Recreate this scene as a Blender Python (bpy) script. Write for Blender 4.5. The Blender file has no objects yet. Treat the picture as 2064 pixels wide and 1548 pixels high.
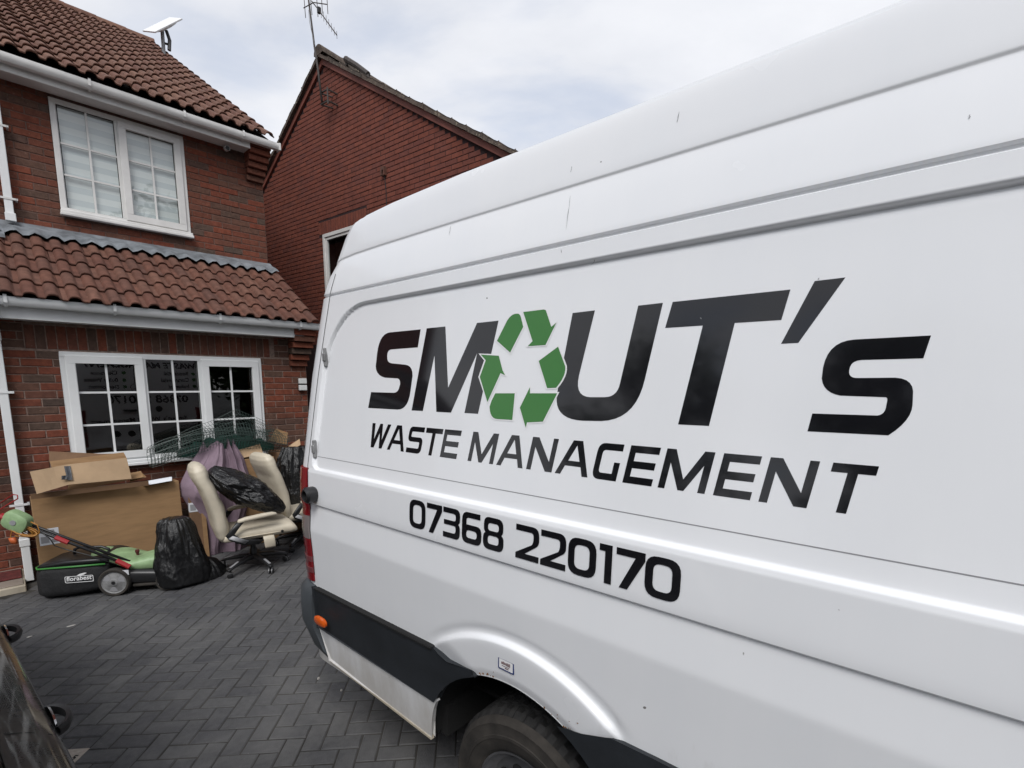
import bpy, bmesh, math, random
from mathutils import Vector, Matrix, noise
from mathutils.geometry import tessellate_polygon
random.seed(7)
SC = bpy.context.scene
COL = SC.collection
R = math.radians

# ------------------------------------------------------------------ camera
FPX, CX, CY, HZ, CAMH = 1000.0, 1032.0, 916.0, 775.0, 1.87
PITCH = math.atan((CY - HZ) / FPX)
cam = bpy.data.objects.new('camera', bpy.data.cameras.new('camera'))
COL.objects.link(cam)
cam.location = (0, 0, CAMH)
cam.rotation_euler = (math.pi / 2 - PITCH, 0, 0)
cam.data.sensor_fit = 'HORIZONTAL'
cam.data.sensor_width = 36.0
cam.data.lens = FPX / 2064.0 * 36.0
cam.data.shift_y = (CY - 774.0) / 2064.0
cam.data.clip_start = 0.02
cam.data.clip_end = 2000
SC.camera = cam

# ------------------------------------------------------------------ sky, sun, exposure
SUN_EL, SUN_AZ = R(50), R(178)          # azimuth clockwise from +Y
w = bpy.data.worlds.new('World'); SC.world = w; w.use_nodes = True
nt = w.node_tree; nt.nodes.clear()
def N(t, **k):
    n = nt.nodes.new(t)
    for a, b in k.items(): setattr(n, a, b)
    return n
out = N('ShaderNodeOutputWorld'); bg = N('ShaderNodeBackground'); bg.inputs[1].default_value = 0.1
sky = N('ShaderNodeTexSky', sky_type='NISHITA', sun_disc=False, sun_elevation=SUN_EL, sun_rotation=SUN_AZ)
tc = N('ShaderNodeTexCoord'); sep = N('ShaderNodeSeparateXYZ')
nt.links.new(tc.outputs['Generated'], sep.inputs[0])
zz = N('ShaderNodeMath', operation='MAXIMUM'); zz.inputs[1].default_value = 0.0
nt.links.new(sep.outputs[2], zz.inputs[0])
za = N('ShaderNodeMath', operation='ADD'); za.inputs[1].default_value = 0.22
nt.links.new(zz.outputs[0], za.inputs[0])
dx = N('ShaderNodeMath', operation='DIVIDE'); dy = N('ShaderNodeMath', operation='DIVIDE')
nt.links.new(sep.outputs[0], dx.inputs[0]); nt.links.new(za.outputs[0], dx.inputs[1])
nt.links.new(sep.outputs[1], dy.inputs[0]); nt.links.new(za.outputs[0], dy.inputs[1])
cmb = N('ShaderNodeCombineXYZ')
nt.links.new(dx.outputs[0], cmb.inputs[0]); nt.links.new(dy.outputs[0], cmb.inputs[1])
mp = N('ShaderNodeMapping'); mp.inputs['Location'].default_value = (3.1, 1.7, 0.4); mp.inputs['Rotation'].default_value = (0, 0, 0.6); mp.inputs['Scale'].default_value = (1.0, 1.5, 1)
nt.links.new(cmb.outputs[0], mp.inputs[0])
n1 = N('ShaderNodeTexNoise'); n1.inputs['Scale'].default_value = 1.5; n1.inputs['Detail'].default_value = 7; n1.inputs['Roughness'].default_value = 0.52; n1.inputs['Distortion'].default_value = 0.35
nt.links.new(mp.outputs[0], n1.inputs['Vector'])
rm = N('ShaderNodeMapRange'); rm.interpolation_type = 'SMOOTHSTEP'
rm.inputs[1].default_value = 0.34; rm.inputs[2].default_value = 0.54; rm.inputs[3].default_value = 0.70; rm.inputs[4].default_value = 1.0
nt.links.new(n1.outputs[0], rm.inputs[0])
n2 = N('ShaderNodeTexNoise'); n2.inputs['Scale'].default_value = 1.5; n2.inputs['Detail'].default_value = 8; n2.inputs['Roughness'].default_value = 0.58
nt.links.new(mp.outputs[0], n2.inputs['Vector'])
cr = N('ShaderNodeValToRGB')
cr.color_ramp.elements[0].position = 0.32; cr.color_ramp.elements[0].color = (4.9, 5.05, 5.45, 1)
cr.color_ramp.elements[1].position = 0.66; cr.color_ramp.elements[1].color = (5.9, 6.0, 6.3, 1)
nt.links.new(n2.outputs[0], cr.inputs[0])
skm = N('ShaderNodeMixRGB', blend_type='MULTIPLY'); skm.inputs[0].default_value = 1; skm.inputs[2].default_value = (1.25, 1.25, 1.25, 1)
nt.links.new(sky.outputs[0], skm.inputs[1])
mx = N('ShaderNodeMixRGB')
nt.links.new(rm.outputs[0], mx.inputs[0]); nt.links.new(skm.outputs[0], mx.inputs[1]); nt.links.new(cr.outputs[0], mx.inputs[2])
nt.links.new(mx.outputs[0], bg.inputs[0]); nt.links.new(bg.outputs[0], out.inputs[0])

sl = bpy.data.lights.new('sun', 'SUN'); sl.energy = 1.5; sl.angle = R(28); sl.color = (1.0, 0.985, 0.965)
sun = bpy.data.objects.new('sun', sl); COL.objects.link(sun)
sd = Vector((math.sin(SUN_AZ) * math.cos(SUN_EL), math.cos(SUN_AZ) * math.cos(SUN_EL), math.sin(SUN_EL)))
sun.rotation_euler = sd.to_track_quat('Z', 'Y').to_euler(); sun.location = (0, 0, 30)
vs = SC.view_settings
SC.display_settings.display_device = 'sRGB'
vs.view_transform = 'Standard'; vs.look = 'None'; vs.exposure = 0.64; vs.gamma = 1.0; vs.use_curve_mapping = False
SC.cycles.max_bounces = 6; SC.cycles.glossy_bounces = 4; SC.cycles.transparent_max_bounces = 8; SC.cycles.diffuse_bounces = 3
SC.cycles.use_denoising = True
SC.cycles.caustics_reflective = False; SC.cycles.caustics_refractive = False

# ------------------------------------------------------------------ frames and pixel rays
def ray(px, py):
    a = (px - CX) / FPX; b = (CY - py) / FPX
    return Vector((a, math.cos(PITCH) + b * math.sin(PITCH), -math.sin(PITCH) + b * math.cos(PITCH)))
CAM = Vector((0, 0, CAMH))
class Frame:
    def __init__(s, ang, org=(0, 0, 0)):
        s.a = ang; s.o = Vector(org); s.m = Matrix.Translation(s.o) @ Matrix.Rotation(ang, 4, 'Z'); s.i = s.m.inverted()
    def world(s, p): return s.m @ Vector(p)
    def local(s, p): return s.i @ Vector(p)
    def hit(s, px, py, p0, n):          # pixel ray with a local plane
        c = s.i @ CAM; r = (s.i.to_3x3() @ ray(px, py)); n = Vector(n)
        t = (Vector(p0) - c).dot(n) / r.dot(n)
        return c + r * t
    def hy(s, px, py, y): return s.hit(px, py, (0, y, 0), (0, 1, 0))
    def hz(s, px, py, z=0): return s.hit(px, py, (0, 0, z), (0, 0, 1))
def vp(px):
    r = ray(px, HZ); r.z = 0; return r.normalized()
_d = vp(2015); HF = Frame(math.atan2(_d.y, _d.x))                      # house: x along front, y into the wall
_r = vp(-154); _nv = Vector((_r.y, -_r.x, 0)); VD, VT = 1.19, -2.43
VF = Frame(math.atan2(-_r.y, -_r.x), _nv * VD + (-_r) * VT)            # van: x forward from its rear, y to its left
_r2 = vp(-320); NF = Frame(math.atan2(-_r2.y, -_r2.x)); ND = 5.68      # neighbour gable: x along gable, y into wall
_r3 = vp(-254); _nc = Vector((_r3.y, -_r3.x, 0))
CF = Frame(math.atan2(_r3.y, _r3.x), _nc * 0.222 + _r3 * 0.55)         # car: x forward (to the house), y to its left
WF = Frame(0.0)

# ------------------------------------------------------------------ materials
MATS = {}
def mat(name): return MATS[name]
def newmat(name):
    m = bpy.data.materials.new(name); m.use_nodes = True; MATS[name] = m
    t = m.node_tree; b = t.nodes['Principled BSDF']; return m, t, b
def setc(b, col, rough=0.5, metal=0.0, spec=0.5, coat=0.0):
    b.inputs['Base Color'].default_value = (*col, 1); b.inputs['Roughness'].default_value = rough
    b.inputs['Metallic'].default_value = metal; b.inputs['Specular IOR Level'].default_value = spec; b.inputs['Coat Weight'].default_value = coat
    b.inputs['Coat Roughness'].default_value = 0.06
def nodes(t, typ, **k):
    n = t.nodes.new(typ)
    for a, v in k.items(): setattr(n, a, v)
    return n
def noise_node(t, scale, detail=4, rough=0.55, coord='Object', stretch=None, rot=None):
    c = nodes(t, 'ShaderNodeTexCoord'); m = nodes(t, 'ShaderNodeMapping')
    if stretch: m.inputs['Scale'].default_value = stretch
    if rot: m.inputs['Rotation'].default_value = rot
    t.links.new(c.outputs[coord], m.inputs[0])
    n = nodes(t, 'ShaderNodeTexNoise'); n.inputs['Scale'].default_value = scale; n.inputs['Detail'].default_value = detail; n.inputs['Roughness'].default_value = rough
    t.links.new(m.outputs[0], n.inputs['Vector']); return n
def ramp(t, src, stops):
    r = nodes(t, 'ShaderNodeValToRGB'); e = r.color_ramp.elements
    while len(e) < len(stops): e.new(0.5)
    for i, (p, c) in enumerate(stops):
        e[i].position = p; e[i].color = (*c, 1)
    t.links.new(src, r.inputs[0]); return r
def bump(t, b, src, strength, dist=0.01):
    bp = nodes(t, 'ShaderNodeBump'); bp.inputs['Strength'].default_value = strength; bp.inputs['Distance'].default_value = dist
    t.links.new(src, bp.inputs['Height']); t.links.new(bp.outputs[0], b.inputs['Normal'])
def mixc(t, fac, a, bcol, mode='MIX'):
    m = nodes(t, 'ShaderNodeMixRGB', blend_type=mode)
    for i, v in ((0, fac), (1, a), (2, bcol)):
        if hasattr(v, 'is_output') or hasattr(v, 'links'): t.links.new(v, m.inputs[i])
        elif i == 0: m.inputs[0].default_value = v
        else: m.inputs[i].default_value = (*v, 1)
    return m
def simple(name, col, rough=0.5, metal=0.0, spec=0.5, coat=0.0, var=0.0, vscale=8.0, bmp=0.0, bscale=60.0, bdist=0.004, stretch=None):
    m, t, b = newmat(name); setc(b, col, rough, metal, spec, coat)
    if var:
        n = noise_node(t, vscale, 6, 0.6, stretch=stretch)
        lo = tuple(max(0, c * (1 - var)) for c in col); hi = tuple(min(1, c * (1 + var)) for c in col)
        r = ramp(t, n.outputs[0], [(0.3, lo), (0.7, hi)]); t.links.new(r.outputs[0], b.inputs['Base Color'])
    if bmp:
        n2 = noise_node(t, bscale, 5, 0.6, stretch=stretch); bump(t, b, n2.outputs[0], bmp, bdist)
    return m
def pieces(name, stops, rough=0.85, nscale=18.0, namt=0.35, bmp=0.5, bscale=120.0, speck=None, spec=0.3, dust=None):
    """colour that differs from piece to piece (object or mesh island), with grain"""
    m, t, b = newmat(name); setc(b, (0.3, 0.2, 0.2), rough, spec=spec)
    oi = nodes(t, 'ShaderNodeObjectInfo'); ge = nodes(t, 'ShaderNodeNewGeometry')
    ad = nodes(t, 'ShaderNodeMath', operation='ADD'); fr = nodes(t, 'ShaderNodeMath', operation='FRACT')
    t.links.new(oi.outputs['Random'], ad.inputs[0]); t.links.new(ge.outputs['Random Per Island'], ad.inputs[1]); t.links.new(ad.outputs[0], fr.inputs[0])
    rp = ramp(t, fr.outputs[0], stops); rp.color_ramp.interpolation = 'LINEAR'
    c = nodes(t, 'ShaderNodeNewGeometry')
    n = nodes(t, 'ShaderNodeTexNoise'); n.inputs['Scale'].default_value = nscale; n.inputs['Detail'].default_value = 8; n.inputs['Roughness'].default_value = 0.65
    t.links.new(c.outputs['Position'], n.inputs['Vector'])
    g = ramp(t, n.outputs[0], [(0.3, (1 - namt,) * 3), (0.72, (1 + namt * 0.0 + 0.0,) * 3)])
    mm = mixc(t, 1.0, rp.outputs[0], g.outputs[0], 'MULTIPLY')
    last = mm
    if speck:
        n3 = nodes(t, 'ShaderNodeTexNoise'); n3.inputs['Scale'].default_value = speck[0]; n3.inputs['Detail'].default_value = 3
        t.links.new(c.outputs['Position'], n3.inputs['Vector'])
        f = ramp(t, n3.outputs[0], [(speck[1], (0, 0, 0)), (speck[1] + 0.06, (1, 1, 1))])
        last = mixc(t, f.outputs[0], mm.outputs[0], speck[2])
    if dust:
        n4 = nodes(t, 'ShaderNodeTexNoise'); n4.inputs['Scale'].default_value = dust[0]; n4.inputs['Detail'].default_value = 9; n4.inputs['Roughness'].default_value = 0.7; n4.inputs['Distortion'].default_value = 0.8
        t.links.new(c.outputs['Position'], n4.inputs['Vector'])
        f4 = ramp(t, n4.outputs[0], [(0.42, (0, 0, 0)), (0.78, (dust[1],) * 3)]); last = mixc(t, f4.outputs[0], last.outputs[0], dust[2])
    t.links.new(last.outputs[0], b.inputs['Base Color'])
    n2 = nodes(t, 'ShaderNodeTexNoise'); n2.inputs['Scale'].default_value = bscale; n2.inputs['Detail'].default_value = 6
    t.links.new(c.outputs['Position'], n2.inputs['Vector']); bump(t, b, n2.outputs[0], bmp, 0.006)
    return m

pieces('brick', [(0.0, (0.165, 0.064, 0.041)), (0.25, (0.235, 0.066, 0.038)), (0.5, (0.170, 0.078, 0.053)), (0.72, (0.115, 0.077, 0.059)), (0.86, (0.25, 0.070, 0.038)), (1.0, (0.098, 0.066, 0.053))], nscale=22, namt=0.45, speck=(55, 0.66, (0.20, 0.12, 0.09)))
pieces('brick_neighbour',  [(0.0, (0.195, 0.058, 0.039)), (0.5, (0.225, 0.068, 0.043)), (1.0, (0.175, 0.058, 0.043))], nscale=9, namt=0.35, bmp=0.3)
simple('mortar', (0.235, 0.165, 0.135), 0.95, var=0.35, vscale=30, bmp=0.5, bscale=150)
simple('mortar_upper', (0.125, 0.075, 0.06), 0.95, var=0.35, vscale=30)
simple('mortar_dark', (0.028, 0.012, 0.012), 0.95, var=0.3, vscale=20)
pieces('tile_brown', [(0.0, (0.170, 0.085, 0.060)), (0.4, (0.205, 0.108, 0.076)), (0.7, (0.165, 0.076, 0.055)), (1.0, (0.225, 0.118, 0.080))], nscale=14, namt=0.5, speck=(42, 0.70, (0.30, 0.20, 0.16)))
pieces('tile_red', [(0.0, (0.155, 0.066, 0.047)), (0.4, (0.185, 0.082, 0.056)), (0.7, (0.135, 0.066, 0.050)), (1.0, (0.205, 0.098, 0.068))], nscale=12, namt=0.5, speck=(38, 0.71, (0.30, 0.20, 0.15)))
pieces('tile_grey', [(0.0, (0.13, 0.10, 0.08)), (0.5, (0.17, 0.13, 0.105)), (1.0, (0.11, 0.09, 0.075))], nscale=10, namt=0.6, speck=(26, 0.62, (0.26, 0.22, 0.16)))
pieces('paver', [(0.0, (0.072, 0.072, 0.077)), (0.35, (0.094, 0.094, 0.097)), (0.7, (0.080, 0.080, 0.086)), (1.0, (0.110, 0.110, 0.111))], rough=0.8, nscale=26, namt=0.35, bmp=0.9, bscale=210, speck=(90, 0.69, (0.17, 0.165, 0.155)), spec=0.4, dust=(1.3, 0.95, (0.155, 0.152, 0.148)))
simple('joint_sand', (0.040, 0.037, 0.033), 0.95, var=0.8, vscale=2.2)
simple('upvc', (0.78, 0.79, 0.79), 0.35, var=0.05, vscale=3, spec=0.5)
simple('upvc_old', (0.70, 0.69, 0.67), 0.45, var=0.10, vscale=4)
simple('lead', (0.17, 0.185, 0.20), 0.55, var=0.45, vscale=7, bmp=0.4, bscale=12, bdist=0.01)
simple('soffit_dark', (0.05, 0.03, 0.025), 0.9)
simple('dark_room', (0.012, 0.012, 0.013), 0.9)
simple('roof_felt', (0.03, 0.022, 0.02), 0.95)
simple('verge_red', (0.20, 0.062, 0.043), 0.7, var=0.2, vscale=5)
simple('black_vinyl', (0.008, 0.008, 0.010), 0.07, spec=0.5, coat=0.2)
simple('green_vinyl', (0.025, 0.17, 0.018), 0.08, spec=0.5, coat=0.2)
simple('white_vinyl', (0.80, 0.80, 0.80), 0.25, coat=0.3)
simple('trim_plastic', (0.020, 0.023, 0.027), 0.5, var=0.25, vscale=6, bmp=0.15, bscale=300)
simple('bumper_plastic', (0.060, 0.068, 0.075), 0.5, var=0.2, vscale=5, bmp=0.12, bscale=300)
simple('black_plastic', (0.014, 0.014, 0.015), 0.38)
simple('black_matte', (0.006, 0.006, 0.006), 0.9)
simple('tyre', (0.014, 0.0135, 0.013), 0.8, var=0.5, vscale=14, bmp=0.3, bscale=120)
simple('tyre_wall', (0.030, 0.026, 0.022), 0.9, var=0.6, vscale=9, bmp=0.3, bscale=90)
simple('steel', (0.32, 0.32, 0.33), 0.4, metal=0.9, var=0.3, vscale=10)
simple('chrome', (0.7, 0.7, 0.72), 0.1, metal=1.0)
simple('red_lens', (0.19, 0.008, 0.012), 0.12, coat=0.6)
simple('grey_lens', (0.20, 0.175, 0.17), 0.15, coat=0.5)
simple('dull_lens', (0.17, 0.05, 0.055), 0.2, coat=0.5)
simple('orange_lens', (0.60, 0.10, 0.012), 0.2, coat=0.4)
simple('cardboard', (0.30, 0.178, 0.085), 0.85, var=0.12, vscale=5, bmp=0.15, bscale=40, stretch=(1, 1, 6))
simple('cardboard_light', (0.42, 0.29, 0.175), 0.85, var=0.10, vscale=5, bmp=0.15, bscale=30)
simple('cardboard_brown', (0.17, 0.095, 0.05), 0.8, var=0.2, vscale=5)
simple('grey_tape', (0.045, 0.048, 0.055), 0.35, var=0.3, vscale=30)
simple('paper', (0.62, 0.63, 0.66), 0.8, var=0.06, vscale=9)
simple('polystyrene', (0.72, 0.74, 0.78), 0.8)
simple('mauve_cloth', (0.235, 0.170, 0.21), 0.75, var=0.15, vscale=7, bmp=0.2, bscale=200, spec=0.3)
simple('cream_leather', (0.60, 0.535, 0.42), 0.5, var=0.10, vscale=6, bmp=0.35, bscale=26, bdist=0.006)
simple('chair_grey', (0.28, 0.28, 0.29), 0.4)
simple('mower_green', (0.25, 0.37, 0.19), 0.5, var=0.3, vscale=9)
simple('mower_trim', (0.05, 0.22, 0.045), 0.45)
simple('mower_cloth', (0.012, 0.012, 0.013), 0.75, var=0.3, vscale=10, bmp=0.5, bscale=14, bdist=0.02)
simple('red_plastic', (0.32, 0.015, 0.018), 0.35)
simple('orange_cable', (0.38, 0.17, 0.03), 0.5)
simple('orange_plug', (0.50, 0.11, 0.03), 0.5)
simple('white_print', (0.75, 0.75, 0.75), 0.6)
simple('wheel_grey', (0.20, 0.20, 0.20), 0.6, var=0.3, vscale=25)
simple('mesh_green', (0.022, 0.042, 0.034), 0.5)
simple('net_green', (0.010, 0.060, 0.045), 0.8)
simple('aerial_metal', (0.06, 0.05, 0.045), 0.7, metal=0.1, var=0.4, vscale=10)
simple('mast_grey', (0.20, 0.205, 0.21), 0.5, metal=0.3)
simple('dish_white', (0.74, 0.74, 0.74), 0.45)
simple('asphalt', (0.055, 0.055, 0.055), 0.9, var=0.3, vscale=2)
simple('step_tile', (0.26, 0.22, 0.185), 0.6, var=0.15, vscale=4)
simple('kerb_cream', (0.42, 0.37, 0.29), 0.8, var=0.25, vscale=6)
simple('mat_red', (0.10, 0.018, 0.016), 0.95, var=0.5, vscale=30)
simple('bark', (0.055, 0.042, 0.03), 0.9, var=0.3)
pieces('leaf', [(0.0, (0.030, 0.055, 0.016)), (0.5, (0.045, 0.085, 0.022)), (1.0, (0.065, 0.105, 0.035))], rough=0.6, bmp=0.0)
simple('sticker_blue', (0.02, 0.04, 0.16), 0.4)
simple('rust', (0.25, 0.11, 0.035), 0.9, var=0.5, vscale=60)
simple('socket_white', (0.70, 0.71, 0.70), 0.4)
simple('scrap_white', (0.40, 0.38, 0.35), 0.8)
simple('scrap_stone', (0.33, 0.29, 0.25), 0.85, var=0.2, vscale=40)
# fabric roller blind with bands
m, t, b = newmat('blind'); setc(b, (0.8, 0.8, 0.8), 0.8)
c = nodes(t, 'ShaderNodeTexCoord'); sx = nodes(t, 'ShaderNodeSeparateXYZ'); t.links.new(c.outputs['Object'], sx.inputs[0])
ml = nodes(t, 'ShaderNodeMath', operation='MULTIPLY'); ml.inputs[1].default_value = 1 / 0.135; t.links.new(sx.outputs[2], ml.inputs[0])
fr = nodes(t, 'ShaderNodeMath', operation='FRACT'); t.links.new(ml.outputs[0], fr.inputs[0])
rb = ramp(t, fr.outputs[0], [(0.0, (0.88, 0.90, 0.90)), (0.5, (0.88, 0.90, 0.90)), (0.53, (0.70, 0.74, 0.76)), (1.0, (0.72, 0.76, 0.78))])
rb2 = ramp(t, sx.outputs[2], [(0.0, (1, 1, 1)), (1.0, (1, 1, 1))])
t.links.new(rb.outputs[0], b.inputs['Base Color'])
# window glass: clear pane that reflects like double glazing
m, t, b = newmat('glass'); t.nodes.remove(b)
o = t.nodes['Material Output']; tr = nodes(t, 'ShaderNodeBsdfTransparent'); tr.inputs[0].default_value = (0.86, 0.89, 0.88, 1)
gl = nodes(t, 'ShaderNodeBsdfGlossy'); gl.inputs['Roughness'].default_value = 0.012
wn_ = noise_node(t, 3.2, 2, 0.4); wb_ = nodes(t, 'ShaderNodeBump'); wb_.inputs['Strength'].default_value = 0.05; wb_.inputs['Distance'].default_value = 0.01; t.links.new(wn_.outputs[0], wb_.inputs['Height']); t.links.new(wb_.outputs[0], gl.inputs['Normal'])
lw_ = nodes(t, 'ShaderNodeLayerWeight'); lw_.inputs[0].default_value = 0.5
pw_ = nodes(t, 'ShaderNodeMath', operation='POWER'); pw_.inputs[1].default_value = 5.0; t.links.new(lw_.outputs['Facing'], pw_.inputs[0])
fz = nodes(t, 'ShaderNodeMath', operation='MULTIPLY_ADD'); fz.inputs[1].default_value = 0.86; fz.inputs[2].default_value = 0.12; t.links.new(pw_.outputs[0], fz.inputs[0])
ms = nodes(t, 'ShaderNodeMixShader'); t.links.new(fz.outputs[0], ms.inputs[0]); t.links.new(tr.outputs[0], ms.inputs[1]); t.links.new(gl.outputs[0], ms.inputs[2]); t.links.new(ms.outputs[0], o.inputs[0])
# white van paint with faint dirt, chips and scratches
m, t, b = newmat('van_paint'); setc(b, (0.76, 0.77, 0.78), 0.28, spec=0.45, coat=0.4)
n = noise_node(t, 2.2, 7, 0.62, stretch=(2.5, 2.5, 0.35)); r1 = ramp(t, n.outputs[0], [(0.25, (0.80, 0.81, 0.825)), (0.75, (0.83, 0.835, 0.845))])
n = noise_node(t, 9.0, 2, 0.5, stretch=(5.0, 5.0, 0.8)); r2 = ramp(t, n.outputs[0], [(0.83, (0, 0, 0)), (0.85, (1, 1, 1))])
n = noise_node(t, 34.0, 1, 0.4); r3 = ramp(t, n.outputs[0], [(0.84, (0, 0, 0)), (0.85, (1, 1, 1))])
ma = mixc(t, r2.outputs[0], r1.outputs[0], (0.38, 0.37, 0.36)); mb_ = mixc(t, r3.outputs[0], ma.outputs[0], (0.22, 0.21, 0.20))
sz = nodes(t, 'ShaderNodeTexCoord'); sq_ = nodes(t, 'ShaderNodeSeparateXYZ'); t.links.new(sz.outputs['Object'], sq_.inputs[0])
nd = noise_node(t, 7.0, 7, 0.65, stretch=(1.0, 1.0, 0.35)); hz_ = nodes(t, 'ShaderNodeMath', operation='MULTIPLY_ADD'); hz_.inputs[1].default_value = -1.1; hz_.inputs[2].default_value = 0.95; t.links.new(sq_.outputs[2], hz_.inputs[0])
sm_ = nodes(t, 'ShaderNodeMath', operation='ADD'); t.links.new(nd.outputs[0], sm_.inputs[0]); t.links.new(hz_.outputs[0], sm_.inputs[1])
rd = ramp(t, sm_.outputs[0], [(0.55, (0, 0, 0)), (1.0, (0.55, 0.55, 0.55))]); md = mixc(t, rd.outputs[0], mb_.outputs[0], (0.36, 0.32, 0.26))
t.links.new(md.outputs[0], b.inputs['Base Color'])
nr = noise_node(t, 2.0, 4, 0.5); rr = ramp(t, nr.outputs[0], [(0.2, (0.22, 0.22, 0.22)), (0.8, (0.29, 0.29, 0.29))]); t.links.new(rr.outputs[0], b.inputs['Roughness'])
nb = noise_node(t, 2.6, 3, 0.5); bump(t, b, nb.outputs[0], 0.05, 0.02)
# black bin-bag film
m, t, b = newmat('bin_film'); setc(b, (0.006, 0.006, 0.0065), 0.22, spec=0.6)
n = noise_node(t, 16, 5, 0.6, stretch=(1.2, 1.2, 0.45)); n.inputs['Distortion'].default_value = 1.2
v = nodes(t, 'ShaderNodeTexVoronoi', feature='DISTANCE_TO_EDGE'); v.inputs['Scale'].default_value = 16; t.links.new(n.outputs['Color'], v.inputs['Vector'])
ad = nodes(t, 'ShaderNodeMath', operation='ADD'); t.links.new(n.outputs[0], ad.inputs[0]); t.links.new(v.outputs[0], ad.inputs[1]); bump(t, b, ad.outputs[0], 0.35, 0.012)
# dusty black car paint
m, t, b = newmat('car_paint'); setc(b, (0.012, 0.012, 0.013), 0.25, coat=0.8)
n = noise_node(t, 6, 7, 0.65, stretch=(1, 1, 0.4)); r1 = ramp(t, n.outputs[0], [(0.45, (0.008, 0.008, 0.009)), (0.8, (0.050, 0.044, 0.036))]); t.links.new(r1.outputs[0], b.inputs['Base Color'])
r2 = ramp(t, n.outputs[0], [(0.4, (0.18,) * 3), (0.7, (0.6,) * 3)]); t.links.new(r2.outputs[0], b.inputs['Roughness'])
m, t, b = newmat('car_glass'); setc(b, (0.012, 0.012, 0.012), 0.08, spec=0.6)
n = noise_node(t, 9, 7, 0.7, stretch=(1, 1, 0.25)); r1 = ramp(t, n.outputs[0], [(0.45, (0.010, 0.010, 0.010)), (0.8, (0.085, 0.076, 0.06))]); t.links.new(r1.outputs[0], b.inputs['Base Color'])
r2 = ramp(t, n.outputs[0], [(0.4, (0.05,) * 3), (0.75, (0.5,) * 3)]); t.links.new(r2.outputs[0], b.inputs['Roughness'])

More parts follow.
